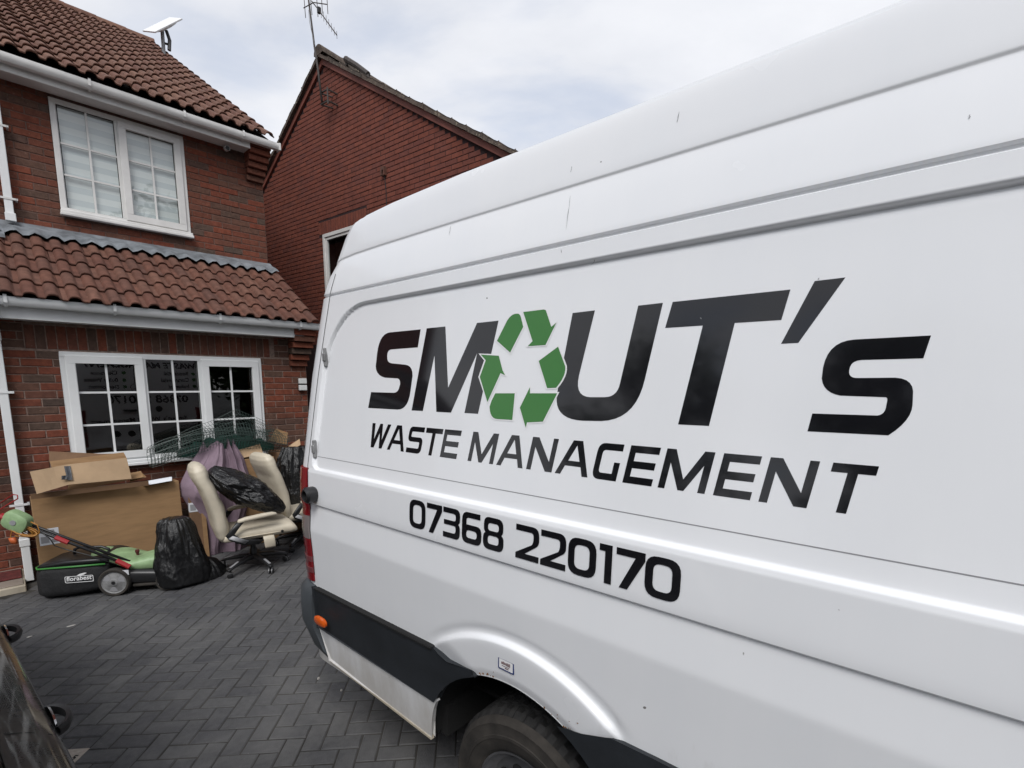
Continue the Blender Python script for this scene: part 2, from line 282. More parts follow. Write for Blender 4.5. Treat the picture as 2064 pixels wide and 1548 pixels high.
# ------------------------------------------------------------------ mesh helpers
class MB:
    def __init__(s): s.v = []; s.f = []
    def add(s, vs, fs):
        k = len(s.v); s.v += [tuple(p) for p in vs]; s.f += [tuple(i + k for i in f) for f in fs]; return s
    def box(s, x0, x1, y0, y1, z0, z1, M=None):
        vs = [Vector((x, y, z)) for x in (x0, x1) for y in (y0, y1) for z in (z0, z1)]
        if M: vs = [M @ p for p in vs]
        return s.add(vs, [(0, 1, 3, 2), (4, 6, 7, 5), (0, 4, 5, 1), (2, 3, 7, 6), (0, 2, 6, 4), (1, 5, 7, 3)])
    def prism(s, poly, f0, f1):
        """poly: 2-D points; f0/f1 map (a,b) to the two 3-D faces"""
        n = len(poly); tri = tessellate_polygon([[Vector((a, b, 0)) for a, b in poly]])
        vs = [f0(a, b) for a, b in poly] + [f1(a, b) for a, b in poly]
        fs = [tuple(x) for x in tri] + [tuple(n + i for i in reversed(x)) for x in tri]
        fs += [(i, (i + 1) % n, n + (i + 1) % n, n + i) for i in range(n)]
        return s.add(vs, fs)
    def flat(s, loops, f):
        vv = [[Vector((a, b, 0)) for a, b in lp] for lp in loops]
        tri = tessellate_polygon(vv); flatl = [p for lp in loops for p in lp]
        return s.add([f(a, b) for a, b in flatl], [tuple(x) for x in tri])
    def tube(s, pts, r, seg=8, cap=True, closed=False):
        pts = [Vector(p) for p in pts]; n = len(pts); rings = []
        rs = r if isinstance(r, (list, tuple)) else [r] * n
        up = Vector((0, 0, 1)); prev = None
        for i, p in enumerate(pts):
            if closed: tg = pts[(i + 1) % n] - pts[i - 1]
            else: tg = pts[min(i + 1, n - 1)] - pts[max(i - 1, 0)]
            tg.normalize()
            a = prev if prev is not None else (up if abs(tg.z) < 0.9 else Vector((1, 0, 0)))
            a = (a - tg * a.dot(tg)).normalized(); prev = a; b_ = tg.cross(a)
            rings.append([p + (a * math.cos(2 * math.pi * k / seg) + b_ * math.sin(2 * math.pi * k / seg)) * rs[i] for k in range(seg)])
        vs = [q for rg in rings for q in rg]; fs = []
        m = n if closed else n - 1
        for i in range(m):
            j = (i + 1) % n
            for k in range(seg): fs.append((i * seg + k, i * seg + (k + 1) % seg, j * seg + (k + 1) % seg, j * seg + k))
        if cap and not closed:
            fs.append(tuple(range(seg - 1, -1, -1))); fs.append(tuple((n - 1) * seg + k for k in range(seg)))
        return s.add(vs, fs)
    def grid(s, rows, closed=False, flip=False):
        n = len(rows[0]); vs = [p for r_ in rows for p in r_]; fs = []
        for i in range(len(rows) - 1):
            for j in range(n if closed else n - 1):
                k = (j + 1) % n; f = (i * n + j, i * n + k, (i + 1) * n + k, (i + 1) * n + j)
                fs.append(tuple(reversed(f)) if flip else f)
        return s.add(vs, fs)
    def lathe(s, prof, c, ax='y', seg=32):
        """prof: (radius, along) pairs; axis x, y or z through c"""
        rows = []
        for r_, a in prof:
            ring = []
            for k in range(seg):
                th = 2 * math.pi * k / seg; p, q = r_ * math.cos(th), r_ * math.sin(th)
                o_ = {'x': (a, p, q), 'y': (p, a, q), 'z': (p, q, a)}[ax]; ring.append((c[0] + o_[0], c[1] + o_[1], c[2] + o_[2]))
            rows.append(ring)
        return s.grid(rows, closed=True)
    def slab(s, spine, seg=14, p=3.0):
        """spine: (centre, side vector half-width, normal vector half-thickness); rounded cross-sections"""
        rows = []
        for c, a, b_ in spine:
            c, a, b_ = Vector(c), Vector(a), Vector(b_); ring = []
            for k in range(seg):
                th = 2 * math.pi * k / seg; cx, sx = math.cos(th), math.sin(th)
                ring.append(c + a * (math.copysign(abs(cx) ** (2 / p), cx)) + b_ * (math.copysign(abs(sx) ** (2 / p), sx)))
            rows.append(ring)
        k0 = len(s.v); s.grid(rows, closed=True); n = len(rows)
        s.f.append(tuple(k0 + i for i in range(seg - 1, -1, -1))); s.f.append(tuple(k0 + (n - 1) * seg + i for i in range(seg)))
        return s
    def mesh(s, name, m, smooth=False, bevel=0.0, bseg=1, autos=None, recalc=True):
        me = bpy.data.meshes.new(name); me.from_pydata(s.v, [], s.f)
        bm = bmesh.new(); bm.from_mesh(me)
        if bevel:
            bmesh.ops.remove_doubles(bm, verts=bm.verts, dist=1e-5)
            ed = [e for e in bm.edges if len(e.link_faces) == 2 and e.calc_face_angle(0) > R(28)]
            bmesh.ops.bevel(bm, geom=ed, offset=bevel, segments=bseg, affect='EDGES', profile=0.6)
        if recalc: bmesh.ops.recalc_face_normals(bm, faces=bm.faces)
        bm.to_mesh(me); bm.free()
        me.materials.append(mat(m) if isinstance(m, str) else m)
        if smooth: me.polygons.foreach_set('use_smooth', [True] * len(me.polygons))
        if autos:
            me.polygons.foreach_set('use_smooth', [True] * len(me.polygons)); me.set_sharp_from_angle(angle=R(autos))
        return me
OFF = {}
def link(o): COL.objects.link(o); return o
def tag(o, label=None, cat=None, group=None, kind=None):
    for k, v in (('label', label), ('category', cat), ('group', group), ('kind', kind)):
        if v: o[k] = v
    return o
def root(name, label, cat, fr, base=(0, 0, 0), rot=0.0, group=None):
    o = link(bpy.data.objects.new(name, None)); o.empty_display_size = 0.1
    o.location = fr.world(base); o.rotation_euler = (0, 0, fr.a + rot); OFF[o] = Vector(base) if rot == 0 else Vector((0, 0, 0))
    return tag(o, label, cat, group)
def obj(name, me, parent=None, loc=None):
    o = link(bpy.data.objects.new(name, me))
    if parent is not None:
        o.parent = parent
        o.location = (-OFF[parent] if parent in OFF else Vector((0, 0, 0))) + (Vector(loc) if loc else Vector((0, 0, 0)))
    elif loc: o.location = loc
    return o
def part(name, mb, m, parent, **k): return obj(name, mb.mesh(name, m, **k), parent)
def solo(name, mb, m, fr, base, label, cat, group=None, kind=None, **k):
    """a one-mesh thing; mb is in frame coordinates"""
    b_ = Vector(base); mb.v = [tuple(Vector(p) - b_) for p in mb.v]
    o = link(bpy.data.objects.new(name, mb.mesh(name, m, **k))); o.location = fr.world(base); o.rotation_euler = (0, 0, fr.a)
    return tag(o, label, cat, group, kind)
def copy_tree(o, parent=None):
    c_ = o.copy(); COL.objects.link(c_); c_.parent = parent
    for ch in [x for x in bpy.data.objects if x.parent == o]: copy_tree(ch, c_)
    return c_
def interp(x, tab):
    if x <= tab[0][0]: return tab[0][1]
    for (a, p), (b_, q) in zip(tab, tab[1:]):
        if x <= b_: return p + (q - p) * (x - a) / (b_ - a)
    return tab[-1][1]
def sstep(a, b_, x):
    t_ = min(1, max(0, (x - a) / (b_ - a))); return t_ * t_ * (3 - 2 * t_)
def text_tris(s, size, shear=0.0, bold=0.0, align='LEFT'):
    cu = bpy.data.curves.new('t', 'FONT'); cu.body = s; cu.size = size; cu.shear = shear; cu.offset = bold; cu.align_x = align; cu.resolution_u = 3
    o = bpy.data.objects.new('t', cu); COL.objects.link(o); bpy.context.view_layer.update()
    me = o.evaluated_get(bpy.context.evaluated_depsgraph_get()).to_mesh()
    vs = [(p.co.x, p.co.y) for p in me.vertices]; fs = [tuple(p.vertices) for p in me.polygons]
    o.evaluated_get(bpy.context.evaluated_depsgraph_get()).to_mesh_clear()
    bpy.data.objects.remove(o); bpy.data.curves.remove(cu); return vs, fs

# ================================================================== GROUND AND PAVING
g = MB().add([(-150, -150, -0.045), (150, -150, -0.045), (150, 150, -0.045), (-150, 150, -0.045)], [(0, 1, 2, 3)])
tag(obj('ground', g.mesh('ground', 'asphalt')), kind='structure')
PA = R(90 - 85.3)                                     # direction of the long joints
PF = Frame(PA)
pv = MB().box(-8.5, 7.5, -6.0, 10.5, -0.04, -0.0045)
paving = tag(obj('driveway_paving', pv.mesh('driveway_paving', 'joint_sand')), kind='structure'); paving.rotation_euler = (0, 0, PA)
def piece_mesh(name, m, lx, ly, lz, ch, jit, seed):
    """chamfered block, face at z = 0 looking up, 9 quads"""
    rnd = random.Random(seed); j = lambda: rnd.uniform(-jit, jit)
    a, b_ = lx / 2, ly / 2; q = [(-1, -1), (1, -1), (1, 1), (-1, 1)]
    vs = [(x * (a - ch) + j(), y * (b_ - ch) + j(), j() * 0.5) for x, y in q] + [(x * a + j() * .5, y * b_ + j() * .5, -ch) for x, y in q] + [(x * a, y * b_, -lz) for x, y in q]
    fs = [(0, 1, 2, 3)] + [(i + 4, (i + 1) % 4 + 4, (i + 1) % 4, i) for i in range(4)] + [(i + 8, (i + 1) % 4 + 8, (i + 1) % 4 + 4, i + 4) for i in range(4)]
    mb = MB().add(vs, fs); return mb, mb.mesh(name, m)
PVM = [piece_mesh('paving_block', 'paver', 0.1945, 0.0945, 0.02, 0.0052, 0.0016, k) for k in range(6)]
blocks = []
U = 0.1
for i in range(-85, 75):
    for j in range(-60, 105):
        c_ = (i - j) % 4
        if c_ == 0: x, y, ro = (i + 1) * U, (j + 0.5) * U, 0.0
        elif c_ == 3: x, y, ro = (i + 0.5) * U, (j + 1) * U, math.pi / 2
        else: continue
        wpt = PF.world((x, y, 0))
        hl = HF.local(wpt)
        if hl.y > 6.62 or (hl.x < 0.08 and hl.y > 6.12): continue
        d_ = wpt - CAM; zc = d_.y * math.cos(PITCH) - d_.z * math.sin(PITCH); px = py = 1e6
        if zc > 0.2:
            px = CX + FPX * d_.x / zc; py = CY - FPX * (d_.y * math.sin(PITCH) + d_.z * math.cos(PITCH)) / zc
        vl = VF.local(wpt); cl = CF.local(wpt)
        seen = (-40 < px < 1000 and 1090 < py < 1600) and not (vl.y > 0.35 and vl.x > 0.2) and not cl.y > 0.15
        near = seen and px > 60 and (py > 1150) and not (px > 930)
        blocks.append((0 if near else 1, -py if near else 0, x, y, ro, wpt.length))
blocks.sort(key=lambda q: (q[0], q[1]))
rest = MB()
for k, (s_, _, x, y, ro, dist) in enumerate(blocks):
    tz = random.uniform(-0.0016, 0.0012); tilt = (random.uniform(-0.008, 0.008), random.uniform(-0.008, 0.008))
    if k < 300 and s_ == 0:
        o = obj('paving_block', random.choice(PVM)[1], paving, (x, y, tz)); o.rotation_euler = (tilt[0], tilt[1], ro + random.uniform(-0.008, 0.008))
    elif dist < 9:
        mm = Matrix.Translation((x, y, tz)) @ Matrix.Rotation(ro, 4, 'Z') @ Matrix.Rotation(tilt[0], 4, 'X')
        src = random.choice(PVM)[0]; rest.add([mm @ Vector(p) for p in src.v], src.f)
tag(part('paving_blocks', rest, 'paver', paving), kind='stuff')

# ================================================================== BRICK HOUSE
UC = 2.83                                             # right-hand corner of the house
WG, WU = 6.5, 7.55                                    # faces of the ground-floor and upper walls
house = root('brick_house', 'red brick house with white windows, tiled lean-to roof and white gutters', 'house', HF, (1.4, 6.5, 0))
def brick_set(seedbase, m):
    res = []
    for k in range(6):
        mb, me = piece_mesh('brick', m, 1.0, 1.0, 1.0, 0.0, 0.0, 0)
        rnd = random.Random(seedbase + k); j = lambda s_: rnd.uniform(-s_, s_)
        q = [(-1, -1), (1, -1), (1, 1), (-1, 1)]
        # unit brick: x -0.5..0.5, z -0.5..0.5, front at y = 0, goes back to y = 0.03
        vs = [(x * (0.5 - 0.018) + j(0.006), j(0.0012), z * (0.5 - 0.06) + j(0.018)) for x, z in q] + [(x * 0.5, 0.004, z * 0.5 + j(0.02)) for x, z in q] + [(x * 0.5, 0.03, z * 0.5) for x, z in q]
        fs = [(0, 1, 2, 3)] + [(i + 4, (i + 1) % 4 + 4, (i + 1) % 4, i) for i in range(4)] + [(i + 8, (i + 1) % 4 + 8, (i + 1) % 4 + 4, i + 4) for i in range(4)]
        b_ = MB().add(vs, fs); res.append((b_, b_.mesh('brick', m)))
    return res
BRK = brick_set(10, 'brick')
class Wall:
    """collects bricks (x centre, z centre, width, height, upright) in a vertical plane at y"""
    def __init__(s, y): s.y = y; s.b = []
    def fill(s, x0, x1, z0, z1, holes=(), phase=0.0, zphase=0.0, keep=None):
        r0 = int(math.floor((z0 - zphase) / 0.075))
        r_ = r0
        while zphase + r_ * 0.075 < z1 - 0.02:
            zb = zphase + r_ * 0.075; zc = zb + 0.0375
            st = phase + (0.1125 if r_ % 2 else 0.0); x = x0 - ((x0 - st) % 0.225)
            if zb >= z0 - 0.03:
                while x < x1:
                    a, b_ = max(x, x0) + 0.005, min(x + 0.225, x1) - 0.005; x += 0.225
                    segs = [(a, b_)]
                    for hx0, hx1, hz0, hz1 in holes:
                        if zc + 0.03 > hz0 and zc - 0.03 < hz1:
                            ns = []
                            for p, q in segs:
                                if q <= hx0 or p >= hx1: ns.append((p, q))
                                else:
                                    if p < hx0 - 0.02: ns.append((p, hx0 - 0.004))
                                    if q > hx1 + 0.02: ns.append((hx1 + 0.004, q))
                            segs = ns
                    for p, q in segs:
                        if q - p > 0.02 and (keep is None or keep((p + q) / 2, zc)): s.b.append(((p + q) / 2, zc, q - p, 0.0655, False))
            r_ += 1
    def soldiers(s, x0, x1, z0, z1):
        x = x0
        while x + 0.07 < x1:
            s.b.append((x + 0.0375, (z0 + z1) / 2, z1 - z0, 0.0655, True)); x += 0.075
    def emit(s, parent, limit, meshes, m, seen=None, stuffname='bricks'):
        rest = MB(); k = 0
        items = sorted(s.b, key=lambda q: 0 if (seen is None or seen(q[0], q[1])) else 1)
        for x, z, wd, ht, up in items:
            src, me = random.choice(meshes)
            ok = k < limit and (seen is None or seen(x, z))
            dy_ = random.uniform(-0.0015, 0.0025); rz = random.uniform(-0.004, 0.004) + (math.pi / 2 if up else 0)
            if ok:
                o = obj('brick', me, parent, (x, s.y + dy_, z)); o.scale = (wd, 1, ht); o.rotation_euler = (0, rz, 0); k += 1
            else:
                M_ = Matrix.Translation((x, s.y + dy_, z)) @ Matrix.Rotation(rz, 4, 'Y') @ Matrix.Diagonal((wd, 1, ht, 1))
                rest.add([M_ @ Vector(p) for p in src.v], src.f)
        if rest.v: tag(part(stuffname, rest, m, parent), kind='stuff')
        return k
GW = (0.442, 2.271, 1.07, 2.186)                      # ground-floor window opening
UW = (0.680, 1.905, 3.745, 4.904)                     # upper window opening
def wall_sheet(y, x0, x1, z0, z1, hole, thick=0.25):
    mb = MB(); hx0, hx1, hz0, hz1 = hole
    mb.box(x0, hx0, y, y + thick, z0, z1); mb.box(hx1, x1, y, y + thick, z0, z1)
    mb.box(hx0, hx1, y, y + thick, z0, hz0); mb.box(hx0, hx1, y, y + thick, hz1, z1); return mb
gwall = part('ground_floor_wall', wall_sheet(WG + 0.0065, 0.02, UC, -0.03, 2.60, GW), 'mortar', house)
W1 = Wall(WG)
W1.fill(0.02, UC, 0.0, 2.2, [GW], phase=0.055, zphase=0.012, keep=lambda x, z: True)
W1.fill(0.02, 0.215, 2.2, 2.47, phase=0.055, zphase=2.205); W1.fill(2.44, UC, 2.2, 2.47, phase=0.02, zphase=2.205)
W1.soldiers(0.215, 2.44, 2.205, 2.42)
W1.emit(gwall, 165, BRK, 'brick', seen=lambda x, z: z > 0.95 and (x < 0.5 or x > 2.2 or z > 2.15 or (z < 1.05 and 0.8 < x < 1.35)))
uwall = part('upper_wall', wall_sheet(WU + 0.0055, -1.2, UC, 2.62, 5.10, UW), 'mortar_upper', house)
W2 = Wall(WU)
W2.fill(-1.2, UC, 3.36, 4.97, [UW], phase=0.03, zphase=0.012)
W2.emit(uwall, 133, BRK, 'brick', seen=lambda x, z: x > 0.3 and z > 3.5 and z < 4.94 and (x > 1.85 or x < 0.75 or z < 3.76))
# side wall and back of the house, porch recess
shell = MB(); shell.box(UC - 0.2, UC - 0.006, WG + 0.26, 18.4, 0, 2.6); shell.box(UC - 0.2, UC - 0.006, WU + 0.26, 18.4, 2.6, 5.1)
shell.box(-4.2, UC, 18.2, 18.4, 0, 5.1); shell.box(-4.2, -4.0, WU, 18.2, 0, 5.1); shell.box(-4.2, -1.2, WU, WU + 0.25, 2.62, 5.1)
part('side_wall', shell, 'brick_neighbour', house)
porch = part('porch_wall', MB().box(-4.2, 0.02, WG + 0.32, WG + 0.55, -0.03, 2.62), 'mortar', house)
W3 = Wall(WG + 0.3135); W3.fill(-1.6, 0.02, 0.0, 2.47, phase=0.02, zphase=0.012); W3.emit(porch, 0, BRK, 'brick')
# corbelled bricks at the corner, upper and lower eaves
for (y0, zt, n_) in ((WU, 4.965, 5), (WG, 2.47, 5)):
    for i in range(n_):
        z1 = zt - (n_ - 1 - i) * 0.075 * 1.0; f = y0 - 0.045 - 0.042 * i
        part('corbel_brick', MB().box(UC - 0.215, UC + 0.012 * i, f, y0 + 0.004, z1 - 0.067, z1), 'brick', house, bevel=0.004)
    part('corbel_brick', MB().box(UC - 0.215, UC + 0.05, y0 - 0.235, y0 + 0.004, zt + 0.006, zt + 0.10), 'brick', house, bevel=0.004)

def window(name, y, hole, lights, zb, sill, label=None, wmat='upvc', cant=0.0):
    x0, x1, z0, z1 = hole; e = MB(); ft = 0.052
    fr_ = MB()
    fr_.box(x0, x1, y - 0.012, y + 0.06, z1 - ft, z1); fr_.box(x0, x1, y - 0.012, y + 0.06, z0, z0 + ft)
    fr_.box(x0, x0 + ft, y - 0.012, y + 0.06, z0 + ft, z1 - ft); fr_.box(x1 - ft, x1, y - 0.012, y + 0.06, z0 + ft, z1 - ft)
    for a, b_ in zip(lights, lights[1:]):
        fr_.box(a[1], b_[0], y - 0.011, y + 0.06, z0 + ft, z1 - ft)
    win = part(name, fr_, wmat, house, bevel=0.004)
    for a, b_, sash in lights:
        g0, g1, h0, h1 = a, b_, z0 + ft, z1 - ft
        if sash:
            sb = MB(); sw = 0.058
            sb.box(a - 0.016, b_ + 0.016, y - 0.03, y + 0.04, h1 - sw, h1 + 0.016); sb.box(a - 0.016, b_ + 0.016, y - 0.03, y + 0.04, h0 - 0.016, h0 + sw)
            sb.box(a - 0.016, a + sw, y - 0.03, y + 0.04, h0 + sw, h1 - sw); sb.box(b_ - sw, b_ + 0.016, y - 0.03, y + 0.04, h0 + sw, h1 - sw)
            part('sash', sb, wmat, win, bevel=0.005); g0, g1, h0, h1 = a + sw, b_ - sw, h0 + sw, h1 - sw
        cm = (g0 + g1) / 2; zs = [h0] + list(zb) + [h1]; yy = y + 0.012
        gk = MB().box(g0 - 0.006, g1 + 0.006, yy - 0.001, yy + 0.004, h0 - 0.006, h0); gk.box(g0 - 0.006, g1 + 0.006, yy - 0.001, yy + 0.004, h1, h1 + 0.006)
        part('glazing_bar', MB().box(cm - 0.0095, cm + 0.0095, yy - 0.008, yy + 0.008, h0, h1), wmat, win)
        for z in zb: part('glazing_bar', MB().box(g0, cm - 0.0095, yy - 0.0075, yy + 0.008, z - 0.0095, z + 0.0095).box(cm + 0.0095, g1, yy - 0.0075, yy + 0.008, z - 0.0095, z + 0.0095), wmat, win)
        for i in range(len(zs) - 1):
            for p, q in ((g0, cm), (cm, g1)):
                yp, yq = yy + 0.002 + (p - cm) * cant, yy + 0.002 + (q - cm) * cant
                part('pane', MB().add([(p, yp, zs[i]), (q, yq, zs[i]), (q, yq, zs[i + 1]), (p, yp, zs[i + 1])], [(0, 1, 2, 3)]), 'glass', win, recalc=False)
        part('gasket', MB().box(g0, g0 + 0.006, yy - 0.004, yy + 0.001, h0, h1).box(g1 - 0.006, g1, yy - 0.004, yy + 0.001, h0, h1).box(g0 + 0.006, g1 - 0.006, yy - 0.004, yy + 0.001, h1 - 0.006, h1).box(g0 + 0.006, g1 - 0.006, yy - 0.004, yy + 0.001, h0, h0 + 0.006), 'black_matte', win)
    if sill:
        part('sill', MB().box(x0 - 0.015, x1 + 0.02, y - 0.075, y - 0.0125, z0 - 0.045, z0 - 0.012).box(x0 - 0.01, x1 + 0.015, y - 0.055, y - 0.0125, z0 - 0.0118, z0 + 0.02), wmat, win, bevel=0.006)
    room = MB().box(x0 - 0.4, x1 + 0.4, y + 1.6, y + 1.65, z0 - 0.5, z1 + 0.3).box(x0 - 0.4, x1 + 0.4, y + 0.26, y + 1.6, z1 + 0.3, z1 + 0.33).box(x0 - 0.4, x1 + 0.4, y + 0.26, y + 1.6, z0 - 0.53, z0 - 0.5)
    room.box(x0 - 0.43, x0 - 0.4, y + 0.26, y + 1.6, z0 - 0.5, z1 + 0.3).box(x1 + 0.4, x1 + 0.43, y + 0.26, y + 1.6, z0 - 0.5, z1 + 0.3)
    part('room', room, 'dark_room', win); return win
window('window', WG, GW, [(0.494, 1.075, True), (1.118, 1.595, False), (1.645, 2.219, True)], (1.465, 1.79), True, cant=0.040)
window('window', WU, UW, [(0.739, 1.225, False), (1.272, 1.853, True)], (4.145, 4.468), True, wmat='upvc_old')
for a, b_, lb in ((0.70, 1.24, 'pale banded roller blind behind the plain fixed upstairs pane'), (1.26, 1.90, 'pale banded roller blind behind the opening upstairs sash')):
    mb = MB().box(a, b_, WU + 0.045, WU + 0.048, 3.78, 4.90).box(a, b_, WU + 0.04, WU + 0.06, 3.765, 3.785)
    solo('roller_blind', mb, 'blind', HF, ((a + b_) / 2, WU + 0.085, 3.78), lb, 'blind', 'upstairs roller blinds')

# roofs
TW, TL = 0.30, 0.42
def tile_mb():
    prof = []
    for k in range(25):
        x = TW * k / 24 + 0.0; h = 0.0
        for c_ in (0.088, 0.238):
            dd = abs(x - c_) / 0.050
            if dd < 1: h = 0.042 * math.sqrt(max(0, 1 - dd ** 2.2))
        prof.append((x, h))
    mb = MB(); th = 0.016; top = []; n_ = len(prof)
    f_top = [(x, 0.0, h + 0.026 + th) for x, h in prof]; b_top = [(x, TL, h + 0.004 + th * 0.3) for x, h in prof]; f_bot = [(x, 0.004, h * 0.93 + 0.024) for x, h in prof]
    f_mid = [(x, -0.003, h + 0.024 + th * 0.6) for x, h in prof]; m_bot = [(x, 0.14, h * 0.93 + 0.018) for x, h in prof]
    mb.grid([m_bot, f_bot, f_mid, f_top, b_top]); return mb
TMB = tile_mb()
def tile_roof(parent, m, eave, pitch, xr, ncol, rows, gauge, seen, limit, roll):
    me = TMB.mesh('roof_tile', m, smooth=False, autos=38); rest = MB(); k = 0
    ca, sa = math.cos(pitch), math.sin(pitch)
    for r_ in range(rows):
        for c_ in range(ncol):
            x = xr - TW * (c_ + 1) + random.uniform(-0.003, 0.003); s_ = r_ * gauge + random.uniform(-0.006, 0.006)
            p = Vector((x, eave[0] + s_ * ca, eave[1] + s_ * sa)); rx = pitch + random.uniform(-0.006, 0.006); rz = random.uniform(-0.008, 0.008)
            if seen(x, r_) and k < limit:
                o = obj('roof_tile', me, parent, p); o.rotation_euler = (rx, 0, rz); k += 1
            else:
                M_ = Matrix.Translation(p) @ Matrix.Rotation(rz, 4, 'Z') @ Matrix.Rotation(rx, 4, 'X'); rest.add([M_ @ Vector(q) for q in TMB.v], TMB.f)
    if rest.v: o = part('roof_tiles', rest, m, parent, autos=38); tag(o, kind='stuff')
    return k
P1 = R(32.2)
e1 = (7.205, 5.07); rl = 6.75
def slab_pts(x0, x1, e, pitch, l0, l1, dz):
    ca, sa = math.cos(pitch), math.sin(pitch)
    return [(x, e[0] + l * ca, e[1] + l * sa + dz) for x, l in ((x0, l0), (x1, l0), (x1, l1), (x0, l1))]
sb = MB(); a_ = slab_pts(-4.3, UC + 0.02, e1, P1, 0.1, rl, -0.03); c_ = slab_pts(-4.3, UC + 0.02, e1, P1, 0.1, rl, -0.10)
sb.add(a_ + c_, [(0, 1, 2, 3), (7, 6, 5, 4), (0, 4, 5, 1), (1, 5, 6, 2), (2, 6, 7, 3), (3, 7, 4, 0)])
ry, rz_ = e1[0] + rl * math.cos(P1), e1[1] + rl * math.sin(P1)
sb.add([(-4.3, ry, rz_ - 0.03), (UC + 0.02, ry, rz_ - 0.03), (UC + 0.02, 2 * ry - e1[0], e1[1]), (-4.3, 2 * ry - e1[0], e1[1])], [(0, 1, 2, 3)])
roof = part('main_roof', sb, 'roof_felt', house)
tile_roof(roof, 'tile_brown', e1, P1, UC + 0.05, 22, 20, 0.338, lambda x, r_: x > 0.0 - 0.0 * r_, 215, True)
for k in range(14):                                   # ridge tiles
    x1_ = UC + 0.06 - k * 0.45; rows = []
    for s_ in (0, 1):
        rows.append([(x1_ - s_ * 0.46, ry - 0.115 * math.cos(th), rz_ - 0.02 + 0.115 * math.sin(th) + (0.008 if s_ == 0 else 0)) for th in [math.pi * q / 10 for q in range(11)]])
    mb = MB().grid(rows); mb.add([(x1_, ry, rz_ - 0.02)] + rows[0], [(0, i, i + 1) for i in range(1, 11)]); part('ridge_tile', mb, 'tile_brown', roof, autos=40)
P2 = R(33.0)
e2 = (6.185, 2.60)
sb = MB(); a_ = slab_pts(-4.3, UC + 0.03, e2, P2, 0.1, 1.66, -0.03); c_ = slab_pts(-4.3, UC + 0.03, e2, P2, 0.1, 1.66, -0.09)
sb.add(a_ + c_, [(0, 1, 2, 3), (7, 6, 5, 4), (0, 4, 5, 1), (1, 5, 6, 2), (2, 6, 7, 3), (3, 7, 4, 0)])
lroof = part('lean_to_roof', sb, 'roof_felt', house)
tile_roof(lroof, 'tile_red', e2, P2, UC + 0.06, 20, 5, 0.275, lambda x, r_: x > -0.45, 85, True)
# lead flashing over the lean-to, and the lead patch at its left
fl = MB(); ca, sa = math.cos(P2), math.sin(P2)
xs = [-1.2 + (UC + 0.03 + 1.2) * k / 90 for k in range(91)]
def tileh(x):
    q = (UC + 0.06 - x) % TW; q = TW - q
    return max([0.042 * math.sqrt(max(0, 1 - (abs(q - c_) / 0.050) ** 2.2)) if abs(q - c_) < 0.050 else 0 for c_ in (0.088, 0.238)])
rows = []
for s_, lift, amt in ((1.33, 0.060, 1.05), (1.41, 0.066, 0.9), (1.48, 0.066, 0.55), (1.55, 0.062, 0.15), (1.59, 0.06, 0.0)):
    rows.append([(x, e2[0] + (s_ + 0.012 * noise.noise((x * 3, s_, 1))) * ca - (lift + tileh(x) * amt) * sa, e2[1] + s_ * sa + (lift + tileh(x) * amt) * ca + 0.004 * noise.noise((x * 5, s_, 2))) for x in xs])
rows.append([(x, WU - 0.006, 3.555) for x in xs]); rows.append([(x, WU + 0.004, 3.56) for x in xs])
part('lead_flashing', fl.grid(rows), 'lead', lroof, smooth=True)
rows = [[(x, e2[0] + s_ * ca - 0.062 * sa, e2[1] + s_ * sa + (0.068 + 0.008 * noise.noise((x * 9, s_ * 9, 5))) * ca) for x in [-0.9 + 0.055 * k for k in range(21)]] for s_ in [1.18 + 0.03 * q + 0.0 for q in range(10)]]
part('lead_patch', MB().grid(rows), 'lead', lroof, smooth=True)
# fascia, soffit, gutters, downpipes
part('fascia', MB().box(-1.5, UC - 0.217, 7.31, 7.33, 4.92, 5.075), 'upvc_old', house, bevel=0.002)
part('soffit', MB().box(-1.5, UC - 0.217, 7.3305, WU - 0.004, 4.935, 4.945), 'upvc_old', house)
part('fascia', MB().box(-4.2, UC - 0.090, 6.29, 6.31, 2.445, 2.60), 'upvc', house, bevel=0.002)
part('soffit', MB().box(-4.2, UC - 0.217, 6.3105, WG - 0.004, 2.45, 2.46), 'upvc', house)
def gutter(x0, x1, y, zt, m):
    prof = [(0.0, 0.0), (-0.004, -0.01), (0.0, -0.05), (0.02, -0.075), (0.07, -0.078), (0.085, -0.06), (0.09, 0.0), (0.086, 0.0), (0.08, -0.055), (0.066, -0.072), (0.024, -0.07), (0.006, -0.048), (0.004, -0.004)]
    mb = MB(); rows = [[(x, y + p, zt + q) for p, q in prof] for x in (x0, x1)]; mb.grid(rows, closed=True)
    k = len(mb.v); mb.v += [(x1 + 0.001, y + p, zt + q) for p, q in prof[:7]]; mb.f.append(tuple(range(k, k + 7)))
    gt = part('gutter', mb, m, house, autos=35); return gt
def gbr(gt, xs, y, zt, m):
    for x in xs:
        prof = [(-0.006, 0.014), (-0.016, -0.012), (-0.012, -0.056), (0.014, -0.088), (0.075, -0.090), (0.088, -0.06), (0.09, -0.02)]
        rows = [[(x + s_, y + p, zt + q) for p, q in prof] for s_ in (-0.012, 0.012)]; part('gutter_bracket', MB().grid(rows), m, gt)
ug = gutter(-1.5, 2.955, 7.215, 5.06, 'upvc_old'); gbr(ug, (0.13, 1.0, 1.865, 2.51), 7.215, 5.06, 'upvc_old')
part('gutter_stop', MB().box(2.945, 2.97, 7.205, 7.31, 4.975, 5.066), 'upvc_old', ug, bevel=0.004)
lg = gutter(-4.2, 3.02, 6.195, 2.625, 'upvc'); gbr(lg, (0.12, 0.865, 1.78, 2.66), 6.195, 2.625, 'upvc')
dp = MB(); dp.box(0.235, 0.30, WU - 0.085, WU - 0.02, 3.60, 4.62)
